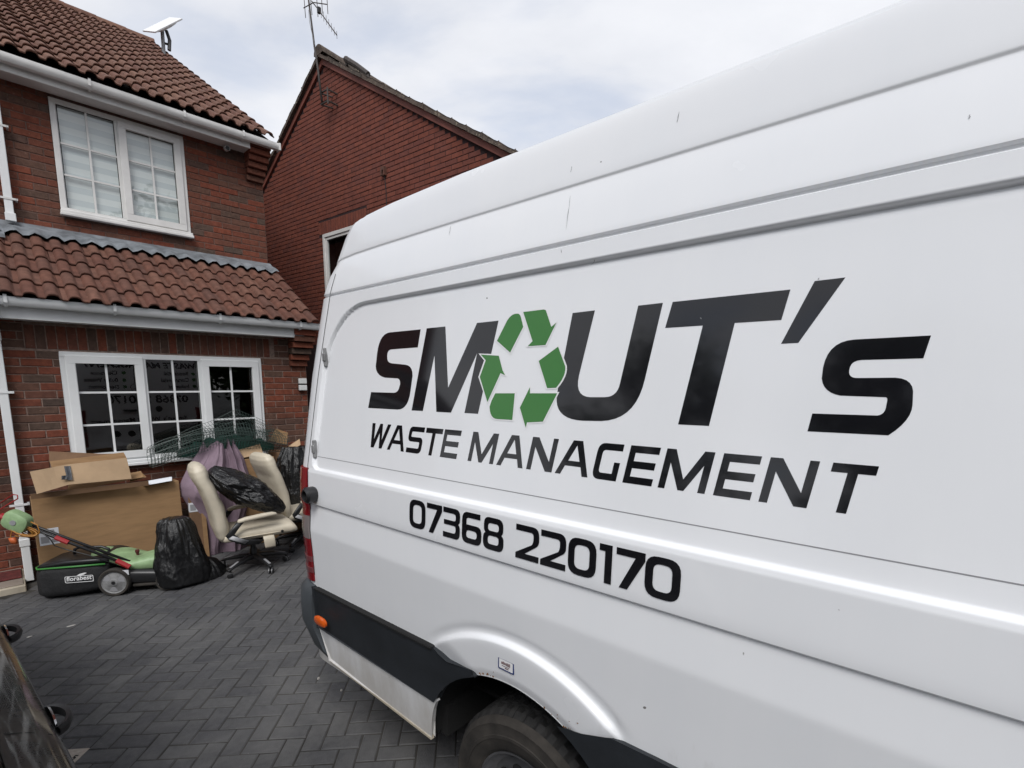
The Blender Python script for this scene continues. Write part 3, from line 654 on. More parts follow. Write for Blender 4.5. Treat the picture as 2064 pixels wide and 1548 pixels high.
dp.add([(0.235, 7.22, 4.985), (0.30, 7.22, 4.985), (0.30, 7.285, 4.985), (0.235, 7.285, 4.985), (0.235, 7.22, 4.86), (0.30, 7.22, 4.86), (0.30, 7.285, 4.84), (0.235, 7.285, 4.84), (0.235, WU - 0.085, 4.66), (0.30, WU - 0.085, 4.66), (0.30, WU - 0.02, 4.64), (0.235, WU - 0.02, 4.64), (0.235, WU - 0.085, 4.6), (0.30, WU - 0.085, 4.6), (0.30, WU - 0.02, 4.6), (0.235, WU - 0.02, 4.6)],
       [(i + 4 * k, (i + 1) % 4 + 4 * k, (i + 1) % 4 + 4 * k + 4, i + 4 * k + 4) for k in range(3) for i in range(4)])
d1 = part('downpipe', dp, 'upvc', house, bevel=0.004)
part('pipe_shoe', MB().box(0.228, 0.307, WU - 0.125, WU - 0.075, 3.53, 3.60).box(0.226, 0.309, WU - 0.135, WU - 0.125, 3.53, 3.61), 'upvc', d1, bevel=0.004)
for z in (4.45, 3.75): part('pipe_clip', MB().box(0.20, 0.335, WU - 0.09, WU - 0.086, z, z + 0.02).box(0.195, 0.21, WU - 0.09, WU, z, z + 0.02).box(0.325, 0.34, WU - 0.09, WU, z, z + 0.02), 'upvc_old', d1)
dp = MB().box(0.0, 0.062, WG - 0.075, WG - 0.012, 0.02, 2.30)
dp.box(0.0, 0.062, 6.2, 6.262, 2.44, 2.55).box(0.0, 0.062, 6.2, WG - 0.012, 2.31, 2.45)
d2 = part('downpipe', dp, 'upvc', house, bevel=0.004)
for z in (0.36, 2.26): part('pipe_joint', MB().box(-0.006, 0.068, WG - 0.081, WG - 0.008, z, z + 0.07), 'upvc', d2, bevel=0.004)
for z in (1.79, 0.75): part('pipe_clip', MB().box(-0.035, 0.095, WG - 0.08, WG - 0.076, z, z + 0.02).box(0.085, 0.1, WG - 0.08, WG, z, z + 0.02), 'upvc', d2)

# porch step with tiles, door mat
step = tag(link(bpy.data.objects.new('porch_step', MB().box(-2.2, -0.05, 6.2, 6.8, -0.03, 0.055).mesh('porch_step', 'kerb_cream', bevel=0.006))), kind='structure'); step.rotation_euler = (0, 0, HF.a); step.location = HF.world((0.05, 0, 0))
for i in range(10):
    for j in range(3): obj('step_tile', MB().box(-2.16 + i * 0.21, -2.16 + i * 0.21 + 0.204, 6.235 + j * 0.19, 6.235 + j * 0.19 + 0.184, 0.056, 0.066).mesh('step_tile', 'step_tile', bevel=0.002), step)
solo('door_mat', MB().box(-0.55, -0.02, 6.42, 6.72, 0.067, 0.080), 'mat_red', HF, (-0.3, 6.5, 0.067), 'dark red mat on the tiled porch step beside the downpipe', 'mat', bevel=0.003)

# security camera, electric socket
sc_ = root('security_camera', 'small white bullet security camera under the upper soffit', 'camera', HF, (2.38, WU - 0.03, 4.93))
part('housing', MB().tube([(2.36, WU - 0.17, 4.868), (2.37, WU - 0.11, 4.885), (2.38, WU - 0.05, 4.90)], [0.03, 0.032, 0.03], 14), 'socket_white', sc_, autos=40)
part('lens', MB().tube([(2.3595, WU - 0.174, 4.867), (2.36, WU - 0.168, 4.8686)], [0.026, 0.026], 14), 'black_plastic', sc_)
part('mount', MB().tube([(2.38, WU - 0.06, 4.90), (2.385, WU - 0.02, 4.92), (2.385, WU, 4.925)], [0.012, 0.012, 0.025], 10), 'socket_white', sc_)
so = root('outdoor_socket', 'white weatherproof double socket on the house corner below the corbel', 'socket', HF, (UC - 0.06, WG, 1.87))
part('back_plate', MB().box(UC - 0.12, UC - 0.03, WG - 0.02, WG - 0.002, 1.79, 1.95), 'black_plastic', so, bevel=0.004)
for z in (1.795, 1.88): part('cover', MB().box(UC - 0.125, UC - 0.025, WG - 0.06, WG - 0.02, z, z + 0.068), 'socket_white', so, bevel=0.008, bseg=2)
# flat satellite panel on a pole, behind the ridge end
sp = root('satellite_panel', 'tilted white flat satellite panel on a grey pole above the tiled roof', 'satellite dish', HF, (2.60, 12.0, 8.0))
A_ = HF.hy(330, 120, 11.6); B_ = HF.hy(327, 62, 11.6)
part('pole', MB().tube([(A_.x, 11.6, A_.z - 0.5), (B_.x, 11.6, B_.z)], 0.03, 10), 'mast_grey', sp)
q = [HF.hy(x, y, 11.6) for x, y in ((300, 64), (322, 64), (334, 62), (355, 37))]
cn = (q[0] + q[3]) / 2; ax = (q[3] - q[0]); L_ = ax.length; ax.normalize(); vr_ = (HF.i.to_3x3() @ ray(328, 55)).normalized(); pr_ = ax.cross(vr_).normalized(); sd_ = (vr_ - ax * vr_.dot(ax)).normalized() + pr_ * 0.22; sd_.normalize(); nn_ = ax.cross(sd_).normalized()
mb = MB(); M_ = Matrix.Translation(cn) @ Matrix((( *ax,), (*sd_,), (*nn_,))).transposed().to_4x4()
mb.box(-L_ / 2, L_ / 2, -0.19, 0.19, -0.012, 0.012, M_); part('panel', mb, 'dish_white', sp, bevel=0.004)
part('back_shell', MB().slab([(M_ @ Vector((0, 0, s_ * (0.012 if nn_.z < 0 else -0.012))), (M_.to_3x3() @ Vector((L_ * 0.4 * k, 0, 0))), (M_.to_3x3() @ Vector((0, 0.15 * k, 0)))) for s_, k in ((0.9, 1), (3, 0.9), (5, 0.5), (5.4, 0.2))], 20, 4), 'dish_white', sp)
part('bracket', MB().tube([(B_.x + 0.06, 11.58, B_.z + 0.02), (B_.x + 0.10, 11.58, B_.z - 0.12), (B_.x + 0.08, 11.58, B_.z - 0.30)], 0.03, 8).tube([(B_.x, 11.6, B_.z - 0.2), (B_.x + 0.1, 11.58, B_.z - 0.2)], 0.02, 8), 'black_plastic', sp)

# ================================================================== NEIGHBOUR HOUSE
AX, AZ = -8.36, 7.50                                  # apex of the gable wall (x along gable, z)
SLL, SLR = math.tan(R(34.2)), math.tan(R(32.3))
XL, XR = -12.5, -4.08
nbh = root('neighbour_house', 'dark red brick house end gable with grey tiled verges behind the driveway', 'house', NF, (AX, ND, 0))
def gz(x): return AZ - (AX - x) * SLL if x < AX else AZ - (x - AX) * SLR
NW = (-8.645, -7.45, 3.42, 4.632)
poly = [(XL, -0.03), (XR, -0.03), (XR, gz(XR)), (AX, AZ), (XL, gz(XL))]
mb = MB()
Y0 = ND + 0.006
def strip(x0, x1, z0, top):
    mb.prism([(x0, z0), (x1, z0), (x1, top(x1)), (x0, top(x0))], lambda a, b_: (a, Y0, b_), lambda a, b_: (a, Y0 + 0.25, b_))
strip(XL, NW[0], -0.03, gz); strip(NW[1], XR, -0.03, gz)
strip(NW[0], AX, NW[3], gz); strip(AX, NW[1], NW[3], gz); strip(NW[0], NW[1], -0.03, lambda x: NW[2])
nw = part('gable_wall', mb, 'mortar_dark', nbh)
NBK = brick_set(40, 'brick_neighbour')
W4 = Wall(ND)
W4.fill(XL, XR, 2.6, AZ, [(NW[0], NW[1], NW[2], NW[3]), (NW[0] - 0.12, NW[1] + 0.12, NW[3], NW[3] + 0.225)], phase=0.05, zphase=0.012, keep=lambda x, z: z < gz(x) - 0.115)
W4.soldiers(NW[0] - 0.12, NW[1] + 0.12, NW[3] + 0.004, NW[3] + 0.222)
W4.emit(nw, 300, NBK, 'brick_neighbour', seen=lambda x, z: x > -7.6 and z > 4.3 + (-4.1 - x) * 0.0 and z > 4.6)
# slim painted verge boards, undercloak, verge tiles
def along(x, d_): return (x, gz(x) + d_)
for x0, x1 in ((XL - 0.15, AX), (AX, XR + 0.25)):
    zf = (lambda x: AZ - (AX - x) * SLL) if x0 < AX - 0.1 and x1 == AX else (lambda x: AZ - (x - AX) * SLR)
    part('verge_board', MB().prism([(x0, zf(x0) - 0.095), (x1, zf(x1) - 0.10), (x1, zf(x1) - 0.005), (x0, zf(x0) + 0.005)], lambda a, b_: (a, ND - 0.035, b_), lambda a, b_: (a, ND + 0.004, b_)), 'verge_red', nbh)
    L_ = abs(x1 - x0); n_ = int(round(L_ / math.cos(math.atan(SLL if x1 == AX else SLR)) / 0.335))
    for k in range(n_):
        a, b_ = x0 + (x1 - x0) * k / n_, x0 + (x1 - x0) * (k + 1) / n_
        lowA = 0.018 if x1 != AX else 0.0; lowB = 0.0 if x1 != AX else 0.018
        # tile end seen edge-on: thicker at its lower end
        za, zb_ = (0.03, 0.055) if x1 != AX else (0.055, 0.03)
        jz = random.uniform(-0.006, 0.006)
        pl = [(a, zf(a) + 0.006), (b_, zf(b_) + 0.006), (b_, zf(b_) + 0.052 + zb_ + jz - 0.02), (a + (b_ - a) * (0.93 if x1 != AX else 0.5), zf(a + (b_ - a) * (0.93 if x1 != AX else 0.5)) + 0.074 + jz), (a + (b_ - a) * (0.5 if x1 != AX else 0.07), zf(a + (b_ - a) * (0.5 if x1 != AX else 0.07)) + 0.066 + jz), (a, zf(a) + 0.052 + za + jz - 0.02)]
        yj = random.uniform(-0.012, 0.012)
        part('verge_tile', MB().prism(pl, lambda p, q_: (p, ND - 0.085 + yj, q_), lambda p, q_: (p, ND + 0.30, q_)), 'tile_grey', nbh, bevel=0.006)
    zc = [(x, zf(x)) for x in (x0, x1)]
    part('roof_slope', MB().prism([(x0, zf(x0) + 0.0), (x1, zf(x1) + 0.0), (x1, zf(x1) + 0.05), (x0, zf(x0) + 0.05)], lambda a, b_: (a, ND + 0.301, b_), lambda a, b_: (a, ND + 8.5, b_)), 'tile_grey', nbh)
part('back_walls', MB().box(XL, XL + 0.2, ND + 0.26, ND + 8.2, 0, gz(XL) - 0.05).box(XR - 0.2, XR, ND + 0.26, ND + 8.2, 0, gz(XR) - 0.05).box(XL + 0.2, XR - 0.2, ND + 8.0, ND + 8.2, 0, gz(XR) - 0.05), 'brick_neighbour', nbh)
for k in range(18):
    y_ = ND - 0.10 + k * 0.45; rows = [[(AX - 0.13 * math.cos(th), y_ + s_ * 0.46, AZ + 0.04 + 0.15 * math.sin(th) - 0.008 * s_) for th in [math.pi * q_ / 10 for q_ in range(11)]] for s_ in (0, 1)]
    mb = MB().grid(rows); mb.add([(AX, y_, AZ + 0.02)] + rows[0], [(0, i, i + 1) for i in range(1, 11)]); part('ridge_tile', mb, 'tile_grey', nbh, autos=40)
# raised dark ridge vent just behind the verge
A_ = NF.hy(697, 118, ND + 0.25); B_ = NF.hy(742, 146, ND + 0.25)
vt = MB(); dirv = (B_ - A_); 
vt.tube([A_ + Vector((0, 0, -0.01)), A_ + dirv * 0.5 + Vector((0, 0, -0.005)), B_ + Vector((0, 0, -0.03))], [0.05, 0.045, 0.045], 8)
vt.tube([A_ + Vector((0.02, 0, -0.12)), A_ + Vector((0.02, 0, 0.02))], 0.03, 6).tube([B_ + Vector((-0.02, 0, -0.16)), B_ + Vector((-0.02, 0, 0.0))], 0.03, 6)
part('roof_vent', vt, 'aerial_metal', nbh, autos=40)
# window in the gable
wf = MB(); y = ND
for k in ((NW[0], NW[1], NW[3] - 0.06, NW[3]), (NW[0], NW[1], NW[2], NW[2] + 0.06), (NW[0], NW[0] + 0.06, NW[2] + 0.06, NW[3] - 0.06), (NW[1] - 0.06, NW[1], NW[2] + 0.06, NW[3] - 0.06)): wf.box(k[0], k[1], y - 0.01, y + 0.06, k[2], k[3])
wn = part('window', wf, 'upvc_old', nbh, bevel=0.004)
i0, i1, k0, k1 = NW[0] + 0.06, NW[1] - 0.06, NW[2] + 0.06, NW[3] - 0.06; wf = MB()
for k in ((i0, i1, k1 - 0.05, k1), (i0, i1, k0, k0 + 0.05), (i0, i0 + 0.05, k0 + 0.05, k1 - 0.05), (i1 - 0.05, i1, k0 + 0.05, k1 - 0.05)): wf.box(k[0], k[1], y + 0.005, y + 0.05, k[2], k[3])
part('sash', wf, 'upvc_old', wn, bevel=0.004)
part('pane', MB().add([(i0 + 0.04, y + 0.03, k0 + 0.04), (i1 - 0.04, y + 0.03, k0 + 0.04), (i1 - 0.04, y + 0.03, k1 - 0.04), (i0 + 0.04, y + 0.03, k1 - 0.04)], [(0, 1, 2, 3)]), 'glass', wn, recalc=False)
part('room', MB().box(NW[0] - .2, NW[1] + .2, y + 0.9, y + 0.95, NW[2] - .2, NW[3] + .2).box(NW[0] - .2, NW[1] + .2, y + 0.256, y + 0.9, NW[3] + .2, NW[3] + .23), 'dark_room', wn)
A_ = NF.hy(773, 346, ND - 0.03)
cb = part('cable_cover', MB().box(A_.x - 0.045, A_.x + 0.045, ND - 0.06, ND - 0.002, A_.z + 0.02, A_.z + 0.07).box(A_.x - 0.045, A_.x - 0.015, ND - 0.06, ND - 0.002, A_.z - 0.06, A_.z + 0.02).box(A_.x + 0.02, A_.x + 0.045, ND - 0.06, ND - 0.002, A_.z - 0.06, A_.z + 0.02), 'tile_red', nbh)
part('wall_cable', MB().tube([(A_.x + 0.005, ND - 0.02, A_.z - 0.03), (A_.x + 0.02, ND - 0.008, A_.z - 0.3), (A_.x + 0.02, ND - 0.008, A_.z - 3)], 0.006, 6), 'black_plastic', nbh)
# television aerial
ta = root('tv_aerial', 'rusty television aerial on a mast bracketed to the dark red gable', 'aerial', NF, (-8.46, ND - 0.1, 6.9))
YM = ND - 0.22
mpt = [NF.hy(x, y_, YM) for x, y_ in ((649, 205), (641, 140), (634, 95), (622, 0), (619, -40))]
mb = MB().tube(mpt, [0.018, 0.018, 0.016, 0.014, 0.012], 8); part('mast', mb, 'aerial_metal', ta, smooth=True)
b0 = NF.hy(649, 192, YM)
mb = MB()
for z in (b0.z - 0.11, b0.z + 0.07): mb.tube([(b0.x - 0.08, YM + 0.03, z), (b0.x + 0.12, YM + 0.03, z), (b0.x + 0.12, ND, z)], 0.016, 6).tube([(b0.x - 0.08, YM + 0.03, z), (b0.x - 0.02, ND, z)], 0.014, 6)
mb.tube([(b0.x + 0.12, YM + 0.03, b0.z - 0.16), (b0.x + 0.12, YM + 0.03, b0.z + 0.1)], 0.014, 6)
part('wall_bracket', mb, 'aerial_metal', ta)
bp = [NF.hy(x, y_, YM) for x, y_ in ((628, 2), (643, 21), (679, 71))]
bp[2].y -= 0.0
part('boom', MB().tube(bp, 0.009, 6), 'aerial_metal', ta)
part('dipole_box', MB().slab([(bp[1] + Vector((0, 0, 0.04)), (0.03, 0, 0), (0, 0.03, 0)), (bp[1] + Vector((0, 0, -0.04)), (0.03, 0, 0), (0, 0.03, 0))], 8), 'black_plastic', ta)
for k in range(7):
    p = bp[1].lerp(bp[2], 0.12 + 0.88 * k / 6); part('director', MB().tube([p + Vector((0, 0, 0.085 - 0.004 * k)), p - Vector((0, 0, 0.07 - 0.003 * k))], 0.0035, 5), 'aerial_metal', ta)
for (xa, ya, xb, yb) in ((612, 0, 616, 36), (625, 4, 629, 30), (637, -8, 641, 34), (647, -6, 650, 27), (658, -6, 661, 28)):
    part('reflector_rod', MB().tube([NF.hy(xa, ya - 14, YM + 0.02), NF.hy(xb, yb, YM + 0.02)], 0.006, 5), 'aerial_metal', ta)
part('reflector_bar', MB().tube([NF.hy(612, 16, YM + 0.02), NF.hy(632, 5, YM - 0.02), NF.hy(660, 9, YM + 0.02)], 0.008, 5), 'aerial_metal', ta)
part('coax', MB().tube([NF.hy(622, 20, YM - 0.02), NF.hy(624, 45, YM - 0.03), NF.hy(634, 90, YM - 0.02)], 0.004, 5), 'black_plastic', ta)

# ================================================================== LOFTED VEHICLE BODY
def loft_body(rows, W, cols, zl=None, disp=None, classify=None, zc=1.05, zbase=None, rho=0.07, rhof=0.25, gap=None, nrear=9, zmap=None):
    """rows: (inset y, z, rear x, front x) from sill to roof centre; the body is mirrored about y = W/2"""
    faces = {}
    def path(row):
        yi, z, sr, sf = row; pts = []
        half = W / 2; rr = min(rho, (half - yi) * 0.95) + 1e-4; rf = min(rhof, (half - yi) * 0.95) + 1e-4
        for k in range(5): pts.append((sf, half - (half - yi - rf) * k / 4, z, 'f'))
        for k in range(1, 7):
            a = math.pi / 2 * k / 6; pts.append((sf - rf + rf * math.cos(a), yi + rf - rf * math.sin(a), z, 'f'))
        s0, s1 = sf - rf, sr + rr
        for c_ in cols:                                # c_ from large (front) to 0 (rear)
            if c_ > 3.0: s_ = 3.0 + (c_ - 3.0) / (cols[0] - 3.0 + 0.05) * (s0 - 3.0) if s0 > 3.2 else s1 + (s0 - s1) * (c_ / (cols[0] + 0.05))
            else: s_ = s1 + c_ * (3.0 - s1) / 3.0 if s0 > 3.2 else s1 + (s0 - s1) * (c_ / (cols[0] + 0.05))
            zz = z
            if zl and z < zc:
                zlo = zl(s_); zz = zlo + (z - zbase) / (zc - zbase) * (zc - zlo)
            yy = yi
            if disp: yy = yi + disp(s_, zz, z)
            pts.append((s_, yy, zz, 's'))
        for k in range(0, 7):
            a = math.pi / 2 * k / 6; yy = yi + rr - rr * math.cos(a)
            if disp and k == 0: pass
            pts.append((sr + rr - rr * math.sin(a), yy, z, 'c'))
        for k in range(1, nrear + 1): pts.append((sr, yi + rr + (half - yi - rr) * k / nrear, z, 'r'))
        return pts
    grid_ = [path(r_) for r_ in rows]; out_ = {}
    if zmap: grid_ = [[(p[0], p[1], zmap(p[0], p[2]), p[3]) for p in r_] for r_ in grid_]
    for i in range(len(grid_) - 1):
        for j in range(len(grid_[0]) - 1):
            q_ = (grid_[i][j], grid_[i][j + 1], grid_[i + 1][j + 1], grid_[i + 1][j])
            cx = sum(p[0] for p in q_) / 4; cy = sum(p[1] for p in q_) / 4; cz = sum(p[2] for p in q_) / 4
            key = classify(cx, cy, cz, q_[0][3]) if classify else 'body'
            if key is None: continue
            out_.setdefault(key, []).append((i, j))
    res = {}
    n_ = len(grid_[0])
    for key, fl_ in out_.items():
        mb = MB(); idx = {}
        for mir in (0, 1):
            idx = {}
            for i, j in fl_:
                f = []
                for a, b_ in ((i, j), (i, j + 1), (i + 1, j + 1), (i + 1, j)):
                    if (a, b_) not in idx:
                        p = grid_[a][b_]; idx[(a, b_)] = len(mb.v); mb.v.append((p[0], p[1] if not mir else W - p[1], p[2]))
                    f.append(idx[(a, b_)])
                mb.f.append(tuple(f) if not mir else tuple(reversed(f)))
        res[key] = mb
    return res
def weld(me, d_=1e-4):
    bm = bmesh.new(); bm.from_mesh(me); bmesh.ops.remove_doubles(bm, verts=bm.verts, dist=d_); bmesh.ops.recalc_face_normals(bm, faces=bm.faces); bm.to_mesh(me); bm.free()

# ================================================================== WHITE VAN
van = root('white_van', 'white high-roof panel van with black and green waste management lettering', 'van', VF, (2.9, 0.995, 0))
VW = 1.99
YT = [(0.40, 0.050), (0.60, 0.032), (0.84, 0.016), (1.0, 0.008), (1.136, 0.0), (1.142, 0.0), (1.262, 0.010), (1.274, 0.012), (1.284, 0.0), (1.30, -0.001), (1.44, 0.006), (1.46, 0.012), (2.246, 0.128),
      (2.292, 0.134), (2.296, 0.146), (2.303, 0.146), (2.307, 0.136), (2.315, 0.137), (2.40, 0.160), (2.44, 0.172), (2.478, 0.1848), (2.484, 0.1815), (2.50, 0.183), (2.60, 0.203), (2.640, 0.213), (2.654, 0.218), (2.660, 0.226), (2.664, 0.245)]
RG = [(0.40, -0.02), (0.85, -0.005), (1.0, 0.0), (1.46, 0.0), (1.9, 0.028), (2.15, 0.058), (2.35, 0.088), (2.5, 0.115), (2.6, 0.15), (2.66, 0.19)]
RT = [(z, x - (0.100 if z < 1.5 else 0.112 if z < 2.4 else 0.085)) for z, x in RG]
FT = [(0.40, 5.75), (0.70, 5.86), (0.95, 5.83), (1.08, 5.62), (1.18, 5.35), (1.30, 5.02), (1.8, 4.62), (2.2, 4.28), (2.45, 4.0), (2.6, 3.7), (2.66, 3.5)]
zs = [0.40 + 0.65 * k / 60 for k in range(61)] + [ 1.09, 1.125, 1.135, 1.145, 1.155, 1.18, 1.21, 1.24, 1.258, 1.264, 1.269, 1.274, 1.278, 1.281, 1.284, 1.288, 1.296, 1.32, 1.36, 1.40, 1.425, 1.435]
zs += [1.44 + 0.003 * k for k in range(12)] + [1.49, 1.53, 1.58, 1.64, 1.70, 1.76, 1.82, 1.88] + [1.92 + 0.0105 * k for k in range(29)] + [2.222 + 0.003 * k for k in range(11)]
zs += [2.27, 2.284, 2.290, 2.2935, 2.296, 2.2995, 2.303, 2.3055, 2.308, 2.312, 2.325, 2.36, 2.40, 2.43, 2.455, 2.466, 2.472, 2.476, 2.479, 2.482, 2.485, 2.488, 2.495, 2.52, 2.56, 2.60, 2.625, 2.642, 2.654, 2.662]
rows = [(interp(z, YT), z, interp(z, RT), interp(z, FT)) for z in zs]
for yi, z, sr, sf in ((0.250, 2.668, 0.12, 3.49), (0.252, 2.681, 0.12, 3.49), (0.266, 2.683, 0.125, 3.47), (0.274, 2.672, 0.13, 3.45), (0.31, 2.669, 0.16, 3.38), (0.36, 2.678, 0.20, 3.3), (0.45, 2.697, 0.26, 3.2), (0.6, 2.715, 0.32, 3.15), (0.8, 2.727, 0.35, 3.1), (0.9, 2.73, 0.355, 3.05)): rows.append((yi, z, sr, sf))
ARC = ((1.40, 0.38, 0.465), (5.02, 0.36, 0.45))        # wheel arches: x, z, radius
def arch_z(s_):
    for c_, z, r_ in ARC:
        if abs(s_ - c_) < r_: return max(0.40, z + math.sqrt(r_ * r_ - (s_ - c_) ** 2))
    return 0.40
def vzmap(s_, z):
    """the roof falls away over the last metre towards the rear"""
    if z <= 2.40: return z
    return 2.40 + (z - 2.40) * (1 - interp(s_, [(-0.12, 0.58), (0.0, 0.46), (0.06, 0.36), (0.12, 0.25), (0.20, 0.14), (0.30, 0.07), (0.5, 0.03), (0.95, 0.0)]))
def sd_rrect(s_, z):
    """inside distance to the side recess (positive inside)"""
    x = s_ - 0.045 * max(0, z - 1.5) / 0.7; x0, x1, z0, z1 = 0.100, 3.75, 1.455, 2.238
    r_ = 0.30 if z > 1.85 else 0.055
    cx, cz = (x0 + x1) / 2, (z0 + z1) / 2; qx = abs(x - cx) - (x1 - x0) / 2 + r_; qz = abs(z - cz) - (z1 - z0) / 2 + r_
    return -(math.hypot(max(qx, 0), max(qz, 0)) + min(max(qx, qz), 0) - r_)
def vdisp(s_, z, zr):
    d_ = 0.0
    if z < 1.2:
        d_ += interp(z, YT) - interp(zr, YT)
        for c_, zc_, r_ in ARC:
            rr = math.hypot(s_ - c_ - 0.01, z - zc_ + 0.02)
            an = math.degrees(math.atan2(z - zc_, s_ - c_ - 0.01)); an_m = 1 - sstep(116, 132, an + 75 * (0.58 - rr)); an_m *= sstep(46, 55, an)
            d_ += (-0.017 * (1 - sstep(0.630, 0.646, rr)) + 0.006 * math.exp(-((rr - 0.655) / 0.02) ** 2) + 0.004 * (1 - sstep(0.47, 0.62, rr)) + 0.008 * (1 - sstep(0.47, 0.525, rr))) * an_m
    if 1.40 < z < 2.30:
        q_ = sd_rrect(s_, z); d_ += 0.014 * sstep(-0.001, 0.010, q_) + (0.003 * math.exp(-((q_ - 0.010) / 0.006) ** 2) if z > 1.5 else 0)
    return d_
cols = [0.0]
while cols[-1] < 0.14: cols.append(cols[-1] + 0.005)
while cols[-1] < 0.50: cols.append(cols[-1] + 0.009)
while cols[-1] < 0.82: cols.append(cols[-1] + 0.04)
while cols[-1] < 2.20: cols.append(cols[-1] + 0.010)
while cols[-1] < 3.0: cols.append(cols[-1] + 0.08)
while cols[-1] < 5.5: cols.append(cols[-1] + 0.05)
cols = cols[::-1]
def vclass(x, y_, z, k):
    if k == 's' and z < 0.66 and (0.88 < x < 1.10 or 1.72 < x < 2.0): return None
    if k == 'f' and 1.36 < z < 2.26 and y_ > 0.34: return 'windscreen'
    if k in 'sf' and 1.42 < z < 2.1 and x > 3.95 and x < 5.05 - (z - 1.3) * 0.85 and y_ < 0.4: return 'cab_window'
    return 'body'
vb = loft_body(rows, VW, cols, arch_z, vdisp, vclass, 1.05, 0.40, rho=0.155, zmap=vzmap)
for key, mb in vb.items():
    me = mb.mesh(key, {'body': 'van_paint', 'windscreen': 'car_glass', 'cab_window': 'car_glass'}[key]); weld(me, 2e-4)
    me.polygons.foreach_set('use_smooth', [True] * len(me.polygons)); me.set_sharp_from_angle(angle=R(42)); obj(key, me, van)
part('underbody', MB().box(0.1, 0.95, 0.12, VW - 0.12, 0.36, 0.50).box(1.93, 4.5, 0.12, VW - 0.12, 0.34, 0.50).box(0.95, 1.93, 0.55, VW - 0.55, 0.40, 0.5).box(0.03, 5.6, 0.3, VW - 0.3, 0.5, 0.52), 'black_matte', van)
part('roof_panel', MB().add([(0.36, 0.88, 2.7295), (3.05, 0.88, 2.7295), (3.05, VW - 0.88, 2.7295), (0.36, VW - 0.88, 2.7295)], [(0, 1, 2, 3)]), 'van_paint', van)
def sy(s_, z): return interp(z, YT) + vdisp(s_, z, z)
# joint between side and rear door, on both sides
for mir in (0, 1):
    rows_ = []
    for z in [0.9 + 0.03 * k for k in range(51)]:
        g_ = interp(z, RG) + (0.076 if z < 1.46 else 0.064); yv = interp(z, YT) - 0.0012
        rows_.append([(g_ - 0.0025, (yv if not mir else VW - yv), z), (g_ + 0.0025, (yv - 0.0003 if not mir else VW - yv + 0.0003), z)])
    part('door_joint', MB().grid(rows_), 'black_matte', van)
part('door_joint', MB().box(-0.1015, -0.099, 0.9925, 0.9975, 0.95, 1.46), 'black_matte', van)
def on_side(poly, y0, y1, name, m, parent=van, bevel=0.004, both=False, follow=True):
    """prism over a polygon in (x, z) lying on the van's right side, between y offsets y0 and y1 of the body surface"""
    f = (lambda a, b_: interp(b_, YT)) if follow else (lambda a, b_: 0.0)
    o = part(name, MB().prism(poly, lambda a, b_: (a, f(a, b_) + y0, b_), lambda a, b_: (a, f(a, b_) + y1, b_)), m, parent, bevel=bevel)
    if both: part(name, MB().prism(poly, lambda a, b_: (a, VW - f(a, b_) - y0, b_), lambda a, b_: (a, VW - f(a, b_) - y1, b_)), m, parent, bevel=bevel)
    return o
def pv_(x, y_, y0=-0.012):
    p = VF.hy(x, y_, y0); return (p.x, p.z)
arc_pts = [(1.40 + 0.467 * math.cos(a), 0.38 + 0.467 * math.sin(a)) for a in [R(v_) for v_ in range(110, 152, 5)]]
p_tl, p_tr = pv_(629, 1182), pv_(877, 1311)
strip_poly = [(0.075, 0.838), (p_tr[0], 0.842), (p_tr[0] + 0.02, 0.828), (p_tr[0] + 0.055, 0.822), (p_tr[0] + 0.085, 0.812)]
strip_poly = [(0.075, 0.838), (p_tr[0] - 0.02, 0.842), (p_tr[0] + 0.015, 0.836), (p_tr[0] + 0.06, 0.822), (arc_pts[0][0] - 0.012, arc_pts[0][1] + 0.012)] + arc_pts + [(0.985, 0.600), (0.075, 0.620)]
on_side(strip_poly, -0.020, 0.02, 'rub_strip', 'trim_plastic', both=True, bevel=0.006)
on_side([(0.10, 0.832), (p_tr[0] - 0.03, 0.836), (p_tr[0] - 0.03, 0.846), (0.10, 0.842)], -0.026, 0.0, 'rub_strip_lip', 'black_matte', bevel=0.0, both=True)
lw = [(0.085, 0.612), (0.985, 0.592), (0.962, 0.54), (0.945, 0.47), (0.938, 0.405), (0.15, 0.452)]
on_side(lw, -0.014, 0.004, 'sill_panel', 'van_paint', both=True, bevel=0.008)
on_side([(0.15, 0.450), (0.94, 0.403), (0.943, 0.393), (0.15, 0.440)], -0.018, 0.0, 'sill_edge', 'kerb_cream', bevel=0.0)
arc2 = [(1.40 + 0.467 * math.cos(a), 0.38 + 0.467 * math.sin(a)) for a in [R(v_) for v_ in range(2, 63, 6)]]
f_r = (2.05, 0.80)
on_side([(4.52, 0.42), (4.52, 0.85), (2.3, 0.85), (1.93, 0.85), (1.80, 0.846), (1.70, 0.81)] + arc2[::-1] + [(2.3, 0.42)], -0.020, 0.02, 'rub_strip', 'trim_plastic', both=True, bevel=0.006)
part('inner_arch', MB().grid([[(1.40 + 0.485 * math.cos(a), yv, 0.38 + 0.485 * math.sin(a)) for a in [math.pi * k / 24 for k in range(25)]] for yv in (0.055, 0.42)]), 'black_matte', van)
part('inner_arch', MB().prism([(1.40 + 0.485 * math.cos(a), 0.38 + 0.485 * math.sin(a)) for a in [math.pi * k / 24 for k in range(25)]] + [(0.95, 0.2), (1.93, 0.2)][::1], lambda a, b_: (a, 0.42, b_), lambda a, b_: (a, 0.44, b_)), 'black_matte', van)
